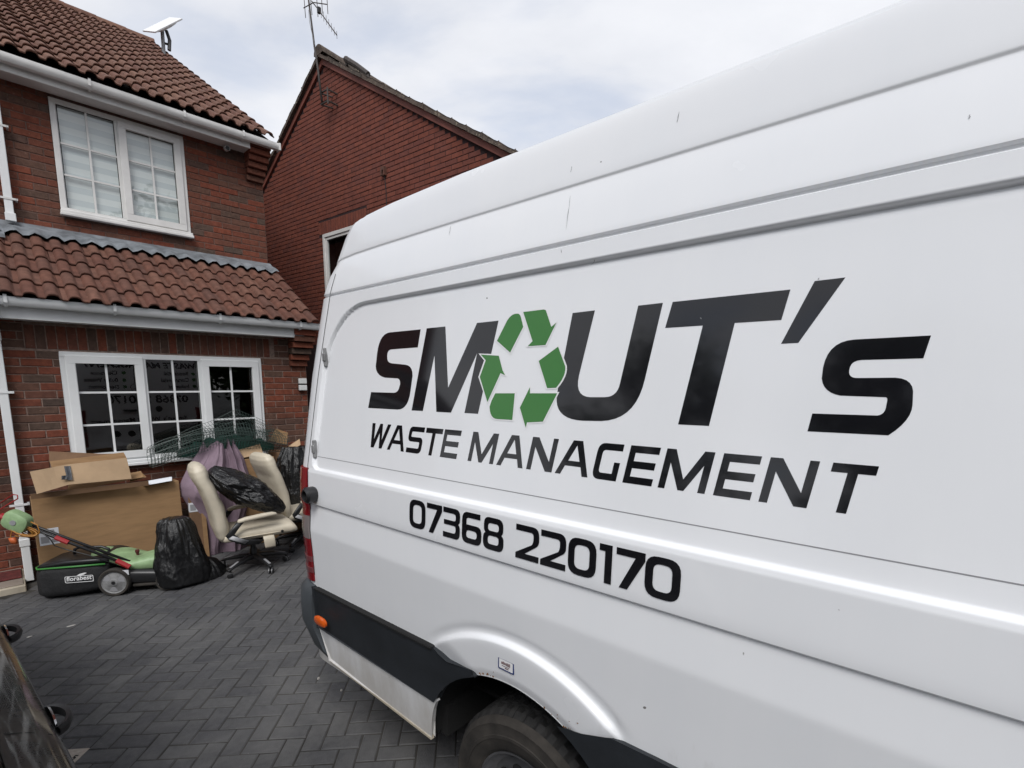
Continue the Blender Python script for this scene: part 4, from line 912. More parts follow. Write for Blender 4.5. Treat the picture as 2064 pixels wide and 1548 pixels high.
part('arch_lip', MB().tube([(1.40 + 0.469 * math.cos(a), sy(1.40 + 0.469 * math.cos(a), 0.38 + 0.469 * math.sin(a)) + 0.004, 0.38 + 0.469 * math.sin(a)) for a in [R(62 + 50 * k / 14) for k in range(15)]], 0.005, 6), 'van_paint', van)
for a0, a1, n_ in ((98, 108, 8), (58, 72, 14)):
    for k in range(n_):
        a = R(random.uniform(a0, a1)); rr = 0.470 + random.expovariate(90); x, z = 1.40 + rr * math.cos(a), 0.38 + rr * math.sin(a); s_ = random.uniform(0.0015, 0.005)
        part('rust_spot', MB().flat([[(x + s_ * math.cos(t_) * random.uniform(.6, 1.2), z + s_ * math.sin(t_) * random.uniform(.6, 1.2)) for t_ in [k2 * math.pi / 3 for k2 in range(6)]]], lambda p, q_: (p, sy(x, z) - 0.0012, q_)), 'rust', van)
# rear bumper (wraps both corners), white step end
bz = [(0.44, 0.045), (0.50, 0.01), (0.62, -0.012), (0.72, -0.016), (0.80, -0.010), (0.838, 0.006), (0.846, 0.02)]
rows_ = []
for z, yi in bz:
    pts = []; sr = -0.172 + (0.03 if z > 0.83 else 0) + 0.10 * max(0, (0.62 - z)) / 0.2; front = 0.072 + 0.08 * max(0, 0.62 - z) / 0.2
    pts.append((front, yi + 0.03, z)); pts.append((front, yi, z)); rr = 0.17
    for k in range(9):
        a = math.pi / 2 * k / 8; pts.append((sr + rr - rr * math.sin(a), yi + rr - rr * math.cos(a), z))
    pts.append((sr, 0.995, z)); rows_.append(pts + [(p[0], VW - p[1], p[2]) for p in reversed(pts[:-1])])
rows_.append([(max(p[0], 0.0), min(max(p[1], 0.05), VW - 0.05), 0.847) for p in rows_[-1]])
part('rear_bumper', MB().grid(rows_), 'bumper_plastic', van, autos=35)
part('step_plate', MB().box(-0.20, -0.105, 0.14, VW - 0.12, 0.848, 0.862).box(-0.21, -0.19, 0.12, VW - 0.10, 0.80, 0.868), 'upvc', van, bevel=0.006)
# side marker
p = VF.hy(648, 1252, -0.02)
part('side_marker', MB().slab([((p.x, -0.020 + sy(0.2, 0.7) * 0, p.z), (0.055, 0, 0), (0, 0, 0.024)), ((p.x, -0.030, p.z), (0.055, 0, 0), (0, 0, 0.024)), ((p.x, -0.036, p.z), (0.045, 0, 0), (0, 0, 0.017))], 16, 2.6), 'orange_lens', van, autos=50)
# tail lights: bands of one wrap-around lamp
def lamp_patch(z0, z1, mir, out_=0.012):
    rows_ = []
    for z in [z0 + (z1 - z0) * k / 6 for k in range(7)]:
        yi, sr = interp(z, YT), interp(z, RT); rr = 0.155; pts = []
        wd = 0.22 - 0.03 * (1.46 - z)
        pts.append((sr + 0.175, yi + 0.004, z)); pts.append((sr + 0.171, yi - out_ * 0.7, z)); pts.append((sr + 0.145, yi - out_ * 0.95, z))
        for k in range(9):
            a = R(10) + R(80) * k / 8; pts.append((sr + rr - (rr + out_) * math.sin(a), yi + rr - (rr + out_) * math.cos(a), z))
        pts.append((sr - out_, yi + wd, z)); pts.append((sr + 0.002, yi + wd + 0.008, z)); rows_.append([(p[0], p[1] if not mir else VW - p[1], p[2]) for p in pts])
    top = [(p[0] + 0.012, p[1] + (0.012 if not mir else -0.012), z1 + 0.004) for p in rows_[-1]]; rows_.append(top)
    return MB().grid(rows_)
for mir in (0, 1):
    base = part('tail_light', lamp_patch(1.215, 1.455, mir), 'red_lens', van, autos=40)
    part('reversing_lens', lamp_patch(1.095, 1.213, mir), 'grey_lens', base, autos=40)
    part('lower_lens', lamp_patch(0.865, 1.093, mir), 'red_lens', base, autos=40)
    for z in (0.985, 0.925): part('lens_bar', lamp_patch(z - 0.014, z + 0.014, mir, 0.0145), 'dull_lens', base, autos=40)
# rubber door stop and hinges
p = VF.hy(622, 998, -0.03)
part('door_stop', MB().lathe([(0.001, 0.008), (0.034, 0.008), (0.040, -0.005), (0.040, -0.04), (0.028, -0.052), (0.022, -0.050), (0.021, -0.03), (0.001, -0.03)], (p.x, -0.002, p.z), 'y', 20), 'black_plastic', van, autos=40)
for (x, y_) in ((655, 720), (633, 905)):
    p = VF.hit(x, y_, (0, 0.012, 1.46), (0, -1, 0.148)); yy = interp(p.z, YT)
    part('hinge', MB().box(p.x - 0.008, p.x + 0.008, yy - 0.006, yy + 0.012, p.z - 0.045, p.z + 0.045).box(p.x - 0.012, p.x + 0.012, yy - 0.010, yy, p.z - 0.02, p.z + 0.02), 'wheel_grey', van, bevel=0.004)
# wheels
def wheel(cx, cy, sgn):
    tw = 0.235; prof_t = []; r0 = 0.352
    prof = [(0.205, 0.0), (0.218, -0.010), (0.222, -0.014), (0.262, -0.021), (0.264, -0.024), (0.276, -0.024), (0.278, -0.021), (0.312, -0.016), (0.316, -0.018), (0.324, -0.014), (0.337, 0.006)]
    tread = [(0.345, 0.018), (r0, 0.03), (r0, 0.062), (r0 - 0.009, 0.065), (r0 - 0.009, 0.073), (r0 + 0.001, 0.076), (r0 + 0.001, 0.112), (r0 - 0.009, 0.115), (r0 - 0.009, 0.123), (r0 + 0.001, 0.126), (r0 + 0.001, 0.162), (r0 - 0.009, 0.165), (r0 - 0.009, 0.173), (r0, 0.176), (r0, 0.205), (0.345, 0.217)]
    seg = 168; side = MB(); 
    side.lathe([(a, b_) for a, b_ in prof], (0, 0, 0), 'y', 64)
    tw_ = part('tyre', MB(), 'tyre', van) if False else None
    mb = MB(); rws = []
    for r_, a in [prof[-1]] + tread + [(0.30, 0.235), (0.2, 0.225)]:
        ring = []
        for k in range(seg):
            th = 2 * math.pi * k / seg; rr = r_
            if r_ > 0.34 and (k + int(a * 60)) % 4 == 0: rr = r_ - 0.011
            ring.append((rr * math.cos(th), a, rr * math.sin(th)))
        rws.append(ring)
    mb.grid(rws, closed=True)
    def place(m_): m_.v = [(x + cx, cy + sgn * y_, z + 0.345) for x, y_, z in m_.v]; return m_
    wh = part('wheel', place(mb), 'tyre', van, autos=30)
    part('sidewall', place(side), 'tyre_wall', wh, autos=40)
    part('rim', place(MB().lathe([(0.204, 0.004), (0.208, -0.006), (0.200, -0.006), (0.192, 0.02), (0.17, 0.035), (0.155, 0.03), (0.10, 0.02), (0.075, -0.005), (0.06, -0.02), (0.001, -0.022)], (0, 0, 0), 'y', 48)), 'steel', wh, autos=40)
    for k in range(10):
        a = 2 * math.pi * k / 10; c_ = Vector((0.128 * math.cos(a), 0.0215, 0.128 * math.sin(a))); u_ = Vector((math.cos(a), 0, math.sin(a))); v_ = Vector((-math.sin(a), 0, math.cos(a)))
        part('vent_hole', place(MB().add([tuple(c_ + u_ * 0.022 * math.cos(t_) + v_ * 0.026 * math.sin(t_)) for t_ in [2 * math.pi * q_ / 12 for q_ in range(12)]], [tuple(range(12))])), 'black_matte', wh)
for cx in (1.42, 5.02):
    wheel(cx, 0.055, 1); wheel(cx, VW - 0.055, -1)
for mir in (0, 1):
    ym = -0.20 if not mir else VW + 0.02
    part('wing_mirror', MB().slab([((4.55, ym + 0.09, z), (0.05, 0, 0), (0, 0.09, 0)) for z in (1.45, 1.5, 1.75, 1.8)], 14), 'trim_plastic', van, autos=40)
    part('headlight', MB().slab([((5.55 + 0.05 * k, (0.16 if not mir else VW - 0.16), 0.98 - 0.01 * k), (0, 0.11, 0.02), (0.0, 0, 0.11)) for k in (0, 2, 4)], 12), 'grey_lens', van, autos=40)
part('front_bumper', MB().box(5.5, 5.93, 0.05, VW - 0.05, 0.30, 0.66), 'bumper_plastic', van, bevel=0.06, bseg=3)

# ---- lettering on the recessed side panel: outlines measured, laid on the leaning panel
SLOPE = (0.128 - 0.012) / (2.246 - 1.46); YP = 0.012 + 0.015 - 0.0015
PN = Vector((0, -1, SLOPE))
def panel(x, y_): return VF.hit(x, y_, (0, YP, 1.46), PN)
def on_panel(a, b_, lift=0.0): return (a, YP + (b_ - 1.46) * SLOPE - lift, b_)
K = 0.33915
def Z4(x, y_): return (720 + x * K, 540 + y_ * K)
def ZR(x, y_): return (1364 + x * K, 500 + y_ * K)
def smooth_poly(pts, it=1):
    return pts
def decal(name, pix, m, lift=0.0, z=Z4, hole=None):
    lp = [(panel(*z(*q_)).x, panel(*z(*q_)).z) for q_ in pix]
    part(name, MB().flat([lp], lambda a, b_: on_panel(a, b_, lift)), m, van)
    return lp
def arc_c(p0, c_, p1, n_=5):                           # quadratic corner
    return [((1 - t_) ** 2 * p0[0] + 2 * t_ * (1 - t_) * c_[0] + t_ * t_ * p1[0], (1 - t_) ** 2 * p0[1] + 2 * t_ * (1 - t_) * c_[1] + t_ * t_ * p1[1]) for t_ in [k / n_ for k in range(n_ + 1)]]
S_ = [(377, 365), (360, 472)] + arc_c((205, 484), (178, 486), (178, 525)) + arc_c((179, 540), (180, 566), (215, 568)) + arc_c((285, 575), (330, 580), (329, 640)) + arc_c((316, 735), (302, 842), (240, 842), 7) + [(65, 832), (82, 738)] + arc_c((215, 742), (240, 742), (248, 715)) + arc_c((255, 690), (256, 656), (235, 656)) + arc_c((165, 652), (112, 640), (110, 585)) + arc_c((118, 510), (132, 390), (195, 383), 7)
decal('letter', S_, 'black_vinyl')
decal('letter', [(323, 847), (413, 359), (524, 348), (540, 712), (712, 327), (840, 313), (718, 867), (637, 862), (713, 505), (557, 860), (470, 855), (459, 520), (390, 850)], 'black_vinyl')
U_ = [(1280, 268), (1413, 252)] + arc_c((1318, 640), (1290, 765), (1385, 768), 7) + arc_c((1470, 768), (1545, 768), (1562, 685), 7) + [(1670, 224), (1817, 207)] + arc_c((1710, 660), (1655, 905), (1450, 910), 9) + arc_c((1340, 908), (1190, 900), (1185, 790), 8) + [(1187, 750)]
decal('letter', U_, 'black_vinyl')
decal('letter', [(-24, 320), (676, 246), (622, 427), (345, 445), (192, 1057), (8, 1048), (155, 460), (-69, 475)], 'black_vinyl', z=ZR)
decal('apostrophe', [(820, 196), (1003, 174), (723, 563), (620, 569)], 'black_vinyl', z=ZR)
s_l = [(1512, 519), (1466, 655)] + arc_c((1100, 665), (1030, 668), (1025, 730)) + arc_c((1025, 742), (1028, 772), (1075, 772)) + arc_c((1300, 770), (1400, 775), (1405, 850)) + arc_c((1402, 930), (1398, 1025), (1258, 1113), 6) + [(777, 1089), (806, 983)] + arc_c((1190, 995), (1232, 992), (1243, 950)) + arc_c((1252, 905), (1254, 887), (1240, 886)) + arc_c((975, 877), (870, 860), (862, 775), 6) + arc_c((870, 710), (900, 552), (1060, 543), 7)
decal('letter', s_l, 'black_vinyl', z=ZR)
RCY = [[(832, 433)] + arc_c((893, 312), (915, 276), (945, 272)) + arc_c((955, 272), (970, 272), (976, 300)) + [(988, 350), (910, 503)],
       [(988, 262), (1110, 247)] + [(1122, 251), (1155, 350), (1185, 325), (1120, 458), (1015, 465), (1043, 435)],
       [(1080, 553), (1195, 468)] + arc_c((1238, 585), (1245, 640), (1183, 712), 6) + [(1130, 714)],
       [(1190, 745), (1105, 913), (1010, 918), (1003, 950), (968, 830), (1028, 708), (1028, 745)],
       [(822, 745), (938, 745), (923, 903)] + arc_c((835, 898), (790, 898), (788, 825), 6) + [(800, 788)],
       [(735, 515), (843, 522), (865, 608), (880, 638), (853, 625), (775, 797), (730, 648), (765, 548)]]
def grow(pl, d_):
    n_ = len(pl); ar = sum(pl[i][0] * pl[(i + 1) % n_][1] - pl[(i + 1) % n_][0] * pl[i][1] for i in range(n_)); sg = 1 if ar > 0 else -1; res = []
    for i in range(n_):
        a, b_, c_ = Vector(pl[i - 1]), Vector(pl[i]), Vector(pl[(i + 1) % n_]); e1_, e2_ = (b_ - a).normalized(), (c_ - b_).normalized()
        nrm = Vector((e1_.y, -e1_.x)) + Vector((e2_.y, -e2_.x)); nrm.normalize(); k_ = min(1.6, 1 / max(0.3, nrm.dot(Vector((e1_.y, -e1_.x))))); res.append(tuple(b_ + nrm * d_ * k_ * sg))
    return res
for pl in RCY: decal('keyline', grow(pl, 9), 'white_vinyl', lift=0.0006)
for pl in RCY: decal('recycling_arrow', pl, 'green_vinyl', lift=0.0012)
# ---- small capitals and digits drawn in unit boxes
def rrect(x0, y0, x1, y1, r_, n_=5):
    return arc_c((x0 + r_, y0), (x0, y0), (x0, y0 + r_), n_) + arc_c((x0, y1 - r_), (x0, y1), (x0 + r_, y1), n_) + arc_c((x1 - r_, y1), (x1, y1), (x1, y1 - r_), n_) + arc_c((x1, y0 + r_), (x1, y0), (x1 - r_, y0), n_)
def glyph(ch, W, H, v, h):
    q_ = min(W, H)
    if ch == '0': r_ = min(W * 0.42, H * 0.32); return [rrect(0, 0, W, H, r_), rrect(v, h, W - v, H - h, r_ * 0.55)]
    if ch == '1': return [[(0, H), (W, H), (W, 0), (W - v, 0), (W - v, H - h), (0, H - h)]]
    if ch == '7': return [[(0, H), (W, H), (W, H - h * 1.15), (W * 0.14 + v * 1.12, 0), (W * 0.14, 0), (W - v * 1.25, H - h), (0, H - h)]]
    if ch == '2': return [[(0, H)] + arc_c((W * 0.72, H), (W, H), (W, H * 0.74)) + arc_c((W, H * 0.62), (W, H * 0.5), (W * 0.84, H * 0.42)) + [(W * 0.40, h), (W, h), (W, 0), (0, 0), (0, h * 0.9), (W * 0.66, H * 0.46)] + arc_c((W * 0.70, H * 0.48), (W - v, H * 0.56), (W - v, H * 0.66)) + arc_c((W - v, H * 0.72), (W - v, H - h), (W - v * 1.5, H - h)) + [(0, H - h)]]
    if ch == '3': return [[(0, H)] + arc_c((W * 0.72, H), (W, H), (W, H * 0.78)) + arc_c((W, H * 0.66), (W, H * 0.56), (W * 0.91, H * 0.52), 3) + arc_c((W * 0.91, H * 0.50), (W, H * 0.46), (W, H * 0.36), 3) + arc_c((W, H * 0.22), (W, 0), (W * 0.72, 0)) + [(0, 0), (0, h)] + arc_c((W - v * 1.5, h), (W - v, h), (W - v, h * 1.6), 3) + arc_c((W - v, H * 0.36), (W - v, H * 0.43), (W - v * 1.5, H * 0.43), 3) + [(W * 0.05, H * 0.43), (W * 0.05, H * 0.43 + h * 0.9)] + arc_c((W - v * 1.5, H * 0.43 + h * 0.9), (W - v, H * 0.43 + h * 0.9), (W - v, H * 0.66), 3) + arc_c((W - v, H - h * 1.5), (W - v, H - h), (W - v * 1.5, H - h), 3) + [(0, H - h)]]
    if ch == '6': return [[(W * 0.93, H)] + arc_c((W * 0.3, H), (0, H), (0, H * 0.72)) + arc_c((0, H * 0.26), (0, 0), (W * 0.28, 0)) + arc_c((W * 0.72, 0), (W, 0), (W, H * 0.24)) + arc_c((W, H * 0.38), (W, H * 0.6), (W * 0.74, H * 0.6)) + [(v, H * 0.6)] + arc_c((v, H * 0.74), (v, H - h), (v * 1.5, H - h)) + [(W * 0.93, H - h)], rrect(v, h, W - v, H * 0.6 - h, W * 0.13, 4)]
    if ch == '8': return [arc_c((W * 0.3, H), (W * 0.03, H), (W * 0.03, H * 0.76)) + arc_c((W * 0.03, H * 0.66), (W * 0.03, H * 0.56), (W * 0.10, H * 0.53), 3) + arc_c((W * 0.09, H * 0.50), (0, H * 0.46), (0, H * 0.34), 3) + arc_c((0, H * 0.24), (0, 0), (W * 0.3, 0)) + arc_c((W * 0.7, 0), (W, 0), (W, H * 0.24)) + arc_c((W, H * 0.34), (W, H * 0.46), (W * 0.91, H * 0.50), 3) + arc_c((W * 0.90, H * 0.53), (W * 0.97, H * 0.56), (W * 0.97, H * 0.68), 3) + arc_c((W * 0.97, H * 0.76), (W * 0.97, H), (W * 0.7, H)), rrect(v, h, W - v, H * 0.5 - h * 0.35, W * 0.12, 4), rrect(v, H * 0.5 + h * 0.5, W - v, H - h, W * 0.12, 4)]
    if ch == 'W': return [[(0, H), (0.17 * W, H), (0.235 * W, 0.36 * H), (0.43 * W, H), (0.57 * W, H), (0.645 * W, 0.36 * H), (0.83 * W, H), (W, H), (0.71 * W, 0), (0.565 * W, 0), (0.485 * W, 0.62 * H), (0.285 * W, 0), (0.125 * W, 0)]]
    if ch == 'A': return [[(0, 0), (0.36 * W, H), (0.64 * W, H), (W, 0), (W - v * 1.1, 0), (0.735 * W, 0.26 * H), (0.265 * W, 0.26 * H), (v * 1.1, 0)], [(0.33 * W, 0.26 * H + h * 0.8), (0.67 * W, 0.26 * H + h * 0.8), (0.5 * W, H * 0.86)]]
    if ch == 'S': return [[(W, H)] + arc_c((W * 0.25, H), (0, H), (0, H * 0.78)) + arc_c((0, H * 0.64), (0, H * 0.43), (W * 0.22, H * 0.43)) + arc_c((W - v * 1.3, H * 0.43), (W - v, H * 0.43), (W - v, H * 0.36), 3) + arc_c((W - v, h * 1.4), (W - v, h), (W - v * 1.3, h), 3) + [(0, h), (0, 0)] + arc_c((W * 0.75, 0), (W, 0), (W, H * 0.22)) + arc_c((W, H * 0.38), (W, H * 0.43 + h * 0.95), (W * 0.78, H * 0.43 + h * 0.95)) + arc_c((v * 1.3, H * 0.43 + h * 0.95), (v, H * 0.43 + h * 0.95), (v, H * 0.66), 3) + arc_c((v, H - h * 1.4), (v, H - h), (v * 1.3, H - h), 3) + [(W, H - h)]]
    if ch == 'T': return [[(0, H), (W, H), (W, H - h), (W / 2 + v * 0.5, H - h), (W / 2 + v * 0.5, 0), (W / 2 - v * 0.5, 0), (W / 2 - v * 0.5, H - h), (0, H - h)]]
    if ch == 'E': return [[(0, 0), (W, 0), (W, h), (v, h), (v, H / 2 - h / 2), (W * 0.96, H / 2 - h / 2), (W * 0.96, H / 2 + h / 2), (v, H / 2 + h / 2), (v, H - h), (W, H - h), (W, H), (0, H)]]
    if ch == 'M': return [[(0, 0), (0, H), (v * 1.35, H), (W / 2, H * 0.28), (W - v * 1.35, H), (W, H), (W, 0), (W - v, 0), (W - v, H * 0.66), (W / 2 + v * 0.42, 0), (W / 2 - v * 0.42, 0), (v, H * 0.66), (v, 0)]]
    if ch == 'N': return [[(0, 0), (0, H), (v * 1.4, H), (W - v, H * 0.30), (W - v, H), (W, H), (W, 0), (W - v * 1.4, 0), (v, H * 0.70), (v, 0)]]
    if ch == 'G': return [[(W, H)] + arc_c((W * 0.28, H), (0, H), (0, H * 0.74)) + arc_c((0, H * 0.26), (0, 0), (W * 0.28, 0)) + [(W, 0), (W, H * 0.5), (W - v, H * 0.5), (W - v, h)] + arc_c((v * 1.5, h), (v, h), (v, H * 0.3), 4) + arc_c((v, H * 0.7), (v, H - h), (v * 1.5, H - h), 4) + [(W, H - h)]]
zb_, zt_ = panel(748, 902).z, panel(747, 853).z; zb2, zt2 = panel(1437, 997).z, panel(1460, 912).z; ZB, ZT = (zb_ + zb2) / 2, (zt_ + zt2) / 2; HH = ZT - ZB
e_b, e_t = panel(1437, 997), panel(1460, 912); SH = (e_t.x - e_b.x) / (e_t.z - e_b.z)
base_px = lambda x: (748 + 0, 0)
def base_y(px): return 902 + (px - 748) * (1034 - 902) / (1703 - 748)
WM = [('W', 80 - 14, 176), ('A', 175, 276), ('S', 287, 374), ('T', 383, 481), ('E', 490, 588), ('M', 655, 806), ('A', 825, 982), ('N', 1003, 1154), ('A', 1173, 1368), ('G', 1390, 1536), ('E', 1575, 1748), ('M', 1785, 2064), ('E', 2114, 2334), ('N', 2384, 2670), ('T', 2746, 3010)]
for ch, a, b_ in WM:
    pa, pb = 720 + a * K, 720 + b_ * K; xa, xb = panel(pa, base_y(pa)).x, panel(pb, base_y(pb)).x
    lps = [[(xa + p + q_ * SH, ZB + q_) for p, q_ in lp] for lp in glyph(ch, xb - xa, HH, 0.0185, 0.0195)]
    part('letter', MB().flat(lps, lambda a_, c_: on_panel(a_, c_)), 'black_vinyl', van)
# telephone number on the waist band
def band(x, y_): return VF.hit(x, y_, (0, -0.003, 1.30), (0, -1, 0.05))
def Z5(x, y_): return band(720 + x * K, 1000 + y_ * K)
tops, bots = (Z5(357, 30), Z5(1815, 357)), (Z5(357, 200), Z5(1850, 615)); ZT, ZB = (tops[0].z + tops[1].z) / 2, (bots[0].z + bots[1].z) / 2
for ch, a, b_ in (('0', 310, 405), ('7', 413, 503), ('3', 510, 610), ('6', 622, 738), ('8', 748, 870), ('2', 942, 1080), ('2', 1090, 1240), ('0', 1253, 1420), ('1', 1437, 1513), ('7', 1537, 1708), ('0', 1710, 1922)):
    ym = lambda x: 115 + (x - 357) * (486 - 115) / (1815 - 357)
    xa, xb = Z5(a, ym(a)).x, Z5(b_, ym(b_)).x
    lps = [[(xa + p, ZB + q_) for p, q_ in lp] for lp in glyph(ch, xb - xa, ZT - ZB, 0.0225, 0.0195)]
    part('digit', MB().flat(lps, lambda a_, c_: (a_, sy(a_, c_) - 0.0018, c_)), 'black_vinyl', van)
# thin seam line along the panel
p0, p1 = panel(637, 920), panel(2064, 1178); zl_ = (p0.z + p1.z) / 2
part('seam_line', MB().add([on_panel(0.125, zl_ - 0.0014), on_panel(3.74, zl_ - 0.0014), on_panel(3.74, zl_ + 0.0014), on_panel(0.125, zl_ + 0.0014)], [(0, 1, 2, 3)]), 'chair_grey', van)
# small sticker over the wheel arch
p = VF.hy(1014, 1345, -0.02); fs = lambda a, b_, l=0: (a, sy(p.x, p.z) - 0.0015 - l, b_)
st = part('sticker', MB().flat([rrect(p.x - 0.036, p.z - 0.022, p.x + 0.036, p.z + 0.022, 0.005)], lambda a, b_: fs(a, b_)), 'sticker_blue', van)
part('sticker_face', MB().flat([rrect(p.x - 0.031, p.z - 0.0172, p.x + 0.031, p.z + 0.0172, 0.004)], lambda a, b_: fs(a, b_, 0.0006)), 'white_vinyl', st)
mb = MB()
for k in range(9): mb.box(p.x - 0.02 + k * 0.0045, p.x - 0.017 + k * 0.0045, fs(0, 0, 0.0012)[1], fs(0, 0, 0.0008)[1], p.z + random.uniform(-0.002, 0.001), p.z + random.uniform(0.004, 0.011))
mb.box(p.x - 0.018, p.x + 0.016, fs(0, 0, 0.0012)[1], fs(0, 0, 0.0008)[1], p.z - 0.007, p.z - 0.005); mb.box(p.x - 0.004, p.x + 0.012, fs(0, 0, 0.0012)[1], fs(0, 0, 0.0008)[1], p.z - 0.013, p.z - 0.010)
part('sticker_print', mb, 'mat_red', st)
# scratches and chips seen on the upper side
def scratch(x0, y0, x1, y1, w_=0.0015, up=False):
    y_ref = lambda px, py: VF.hit(px, py, (0, 0.137, 2.315), (0, -1, 0.30)) if up else panel(px, py)
    a, b_ = y_ref(x0, y0), y_ref(x1, y1); off_ = 0.004 if up else 0.0
    q_ = [a.lerp(b_, k / 6) for k in range(7)]; l_, r_ = [], []
    for k, c_ in enumerate(q_):
        ww = w_ * random.uniform(0.3, 1.0) * (0.3 if k in (0, 6) else 1); j = random.uniform(-.001, .001)
        l_.append((c_.x - ww + j, sy(c_.x, c_.z) - 0.001, c_.z)); r_.append((c_.x + ww + j, sy(c_.x, c_.z) - 0.001, c_.z))
    part('scratch', MB().grid([l_, r_]), 'chair_grey', van)
for q_ in ((1151, 395, 1142, 463), (910, 455, 906, 475), (1158, 338, 1155, 350), (1375, 231, 1370, 252), (1954, 232, 1954, 240)): scratch(*q_, up=True)
for q_ in ((1202, 524, 1190, 534), (1137, 505, 1137, 512), (1412, 640, 1414, 643), (1650, 560, 1650, 564)): scratch(*q_)

# ---- rear doors: lettering, star badge, handle, plate
def on_rear(vs, fs, y_, z, name, m, lift=0.0015):
    part(name, MB().add([(interp(z + b_, RT) - lift, y_ - a, z + b_) for a, b_ in vs], fs), m, van)
def rear_text(s_, y_, z, size, shear=0.25, bold=0.0, m='black_vinyl', stretch=1.0):
    vs, fs = text_tris(s_, size, shear, bold); on_rear([(a * stretch, b_) for a, b_ in vs], fs, y_, z, 'rear_lettering', m)
rear_text("SMOUT's", 1.80, 2.30, 0.26, 0.3, 0.008, stretch=1.15); rear_text('WASTE MANAGEMENT', 1.84, 2.15, 0.135, 0.25, 0.004, stretch=1.12)
for k, (a, b_) in enumerate((('Residential', 'Clearance'), ('Commercial', 'Bulky Waste'), ('Industrial', 'Demolition'))):
    z = 2.03 - 0.11 * k; rear_text(a, 1.70, z, 0.085, 0, 0.002); rear_text(b_, 0.70, z, 0.085, 0, 0.002)
    for yy in (1.78, 0.78): on_rear([(0.028 * math.cos(t_), 0.028 + 0.028 * math.sin(t_)) for t_ in [q_ * math.pi / 6 for q_ in range(12)]], [tuple(range(12))], yy, z, 'bullet', 'green_vinyl')
rear_text('07368 220170', 1.66, 1.56, 0.18, 0, 0.004, stretch=1.1)
rear_text("Smout's Waste Management", 1.62, 1.24, 0.105, 0.1, 0.002, stretch=1.1)
for yy in (0.80, 0.60, 1.5): on_rear([(0.05 * math.cos(t_), 0.05 * math.sin(t_)) for t_ in [q_ * math.pi / 8 for q_ in range(16)]], [tuple(range(16))], yy, 1.05, 'round_badge', 'black_vinyl')
sr_ = interp(1.82, RT)
part('star_badge', MB().lathe([(0.07, 0), (0.076, -0.008), (0.082, 0)], (sr_ - 0.002, 0.93, 1.82), 'x', 24), 'chrome', van, autos=40)
mb = MB()
for k in range(3):
    a = math.pi / 2 + k * 2 * math.pi / 3; t_ = Vector((0, math.cos(a), math.sin(a))); s_ = Vector((0, -math.sin(a), math.cos(a))); c_ = Vector((sr_ - 0.004, 0.93, 1.82)); mb.add([c_ + s_ * 0.014, c_ + t_ * 0.076, c_ - s_ * 0.014, c_ + Vector((-0.008, 0, 0))], [(0, 1, 3), (1, 2, 3)])
part('star_badge', mb, 'chrome', van)
part('door_handle', MB().box(-0.130, -0.099, 0.72, 0.93, 1.42, 1.45), 'black_plastic', van, bevel=0.008)
part('door_handle', MB().lathe([(0.001, 0.0), (0.05, 0.0), (0.05, -0.004), (0.001, -0.004)], (-0.100, 1.2, 1.45), 'x', 20), 'black_plastic', van)
part('number_plate', MB().box(-0.108, -0.099, 1.12, 1.64, 0.93, 1.04), 'orange_lens' if False else 'kerb_cream', van, bevel=0.002)

# ================================================================== PARKED CAR
car = root('parked_car', 'dusty black car parked alongside the white van, door handles showing', 'car', CF, (2.15, 0.88, 0))
CW = 1.76
CY_ = [(0.22, 0.10), (0.34, 0.035), (0.55, 0.005), (0.72, 0.012), (0.80, 0.010), (0.86, 0.0), (0.885, 0.010), (0.91, 0.036), (0.935, 0.075), (0.95, 0.11), (0.962, 0.128), (0.975, 0.134), (1.30, 0.262), (1.36, 0.295)]
CR = [(0.22, 0.12), (0.34, 0.02), (0.55, 0.0), (0.86, 0.06), (0.93, 0.10), (1.30, 0.55), (1.36, 0.64)]
CFt = [(0.22, 4.20), (0.34, 4.28), (0.55, 4.30), (0.70, 4.24), (0.80, 4.05), (0.86, 3.75), (0.90, 3.45), (0.93, 3.35), (1.10, 3.0), (1.30, 2.55), (1.36, 2.4)]
zsc = [0.22, 0.28, 0.34, 0.42, 0.5, 0.58, 0.66, 0.72, 0.76, 0.80, 0.83, 0.86, 0.875, 0.885, 0.895, 0.905, 0.915, 0.925, 0.935, 0.945, 0.955, 0.964, 0.975, 1.0, 1.05, 1.1, 1.15, 1.2, 1.25, 1.29, 1.32, 1.35]
rows = [(interp(z, CY_), z, interp(z, CR), interp(z, CFt)) for z in zsc] + [(0.31, 1.375, 0.70, 2.36), (0.34, 1.40, 0.80, 2.28), (0.42, 1.425, 0.9, 2.2), (0.6, 1.445, 1.0, 2.1), (0.8, 1.452, 1.1, 2.05), (0.879, 1.453, 1.2, 2.0)]
CARC = ((0.80, 0.32, 0.34), (3.40, 0.32, 0.34))
def carch(s_):
    for c_, z, r_ in CARC:
        if abs(s_ - c_) < r_: return max(0.22, z + math.sqrt(r_ * r_ - (s_ - c_) ** 2))
    return 0.22
def cclass(x, y_, z, k):
    if 0.975 < z < 1.345:
        if k == 's' and 0.62 + (z - 0.93) * 0.9 < x < 3.22 - (z - 0.93) * 1.95: return 'side_windows'
        if k == 'f' and y_ > 0.12: return 'windscreen'
        if k == 'r' and y_ > 0.25: return 'rear_window'
    return 'body'
ccols = [0.045 * k for k in range(88)][::-1]
for key, mb in loft_body(rows, CW, ccols, carch, lambda s_, zz, z: interp(zz, CY_) - interp(z, CY_) if z < 0.8 else 0.0, cclass, 0.80, 0.22, rho=0.16, rhof=0.35).items():
    me = mb.mesh(key, 'car_paint' if key == 'body' else 'car_glass'); weld(me, 2e-4); me.polygons.foreach_set('use_smooth', [True] * len(me.polygons)); me.set_sharp_from_angle(angle=R(40)); obj(key, me, car)
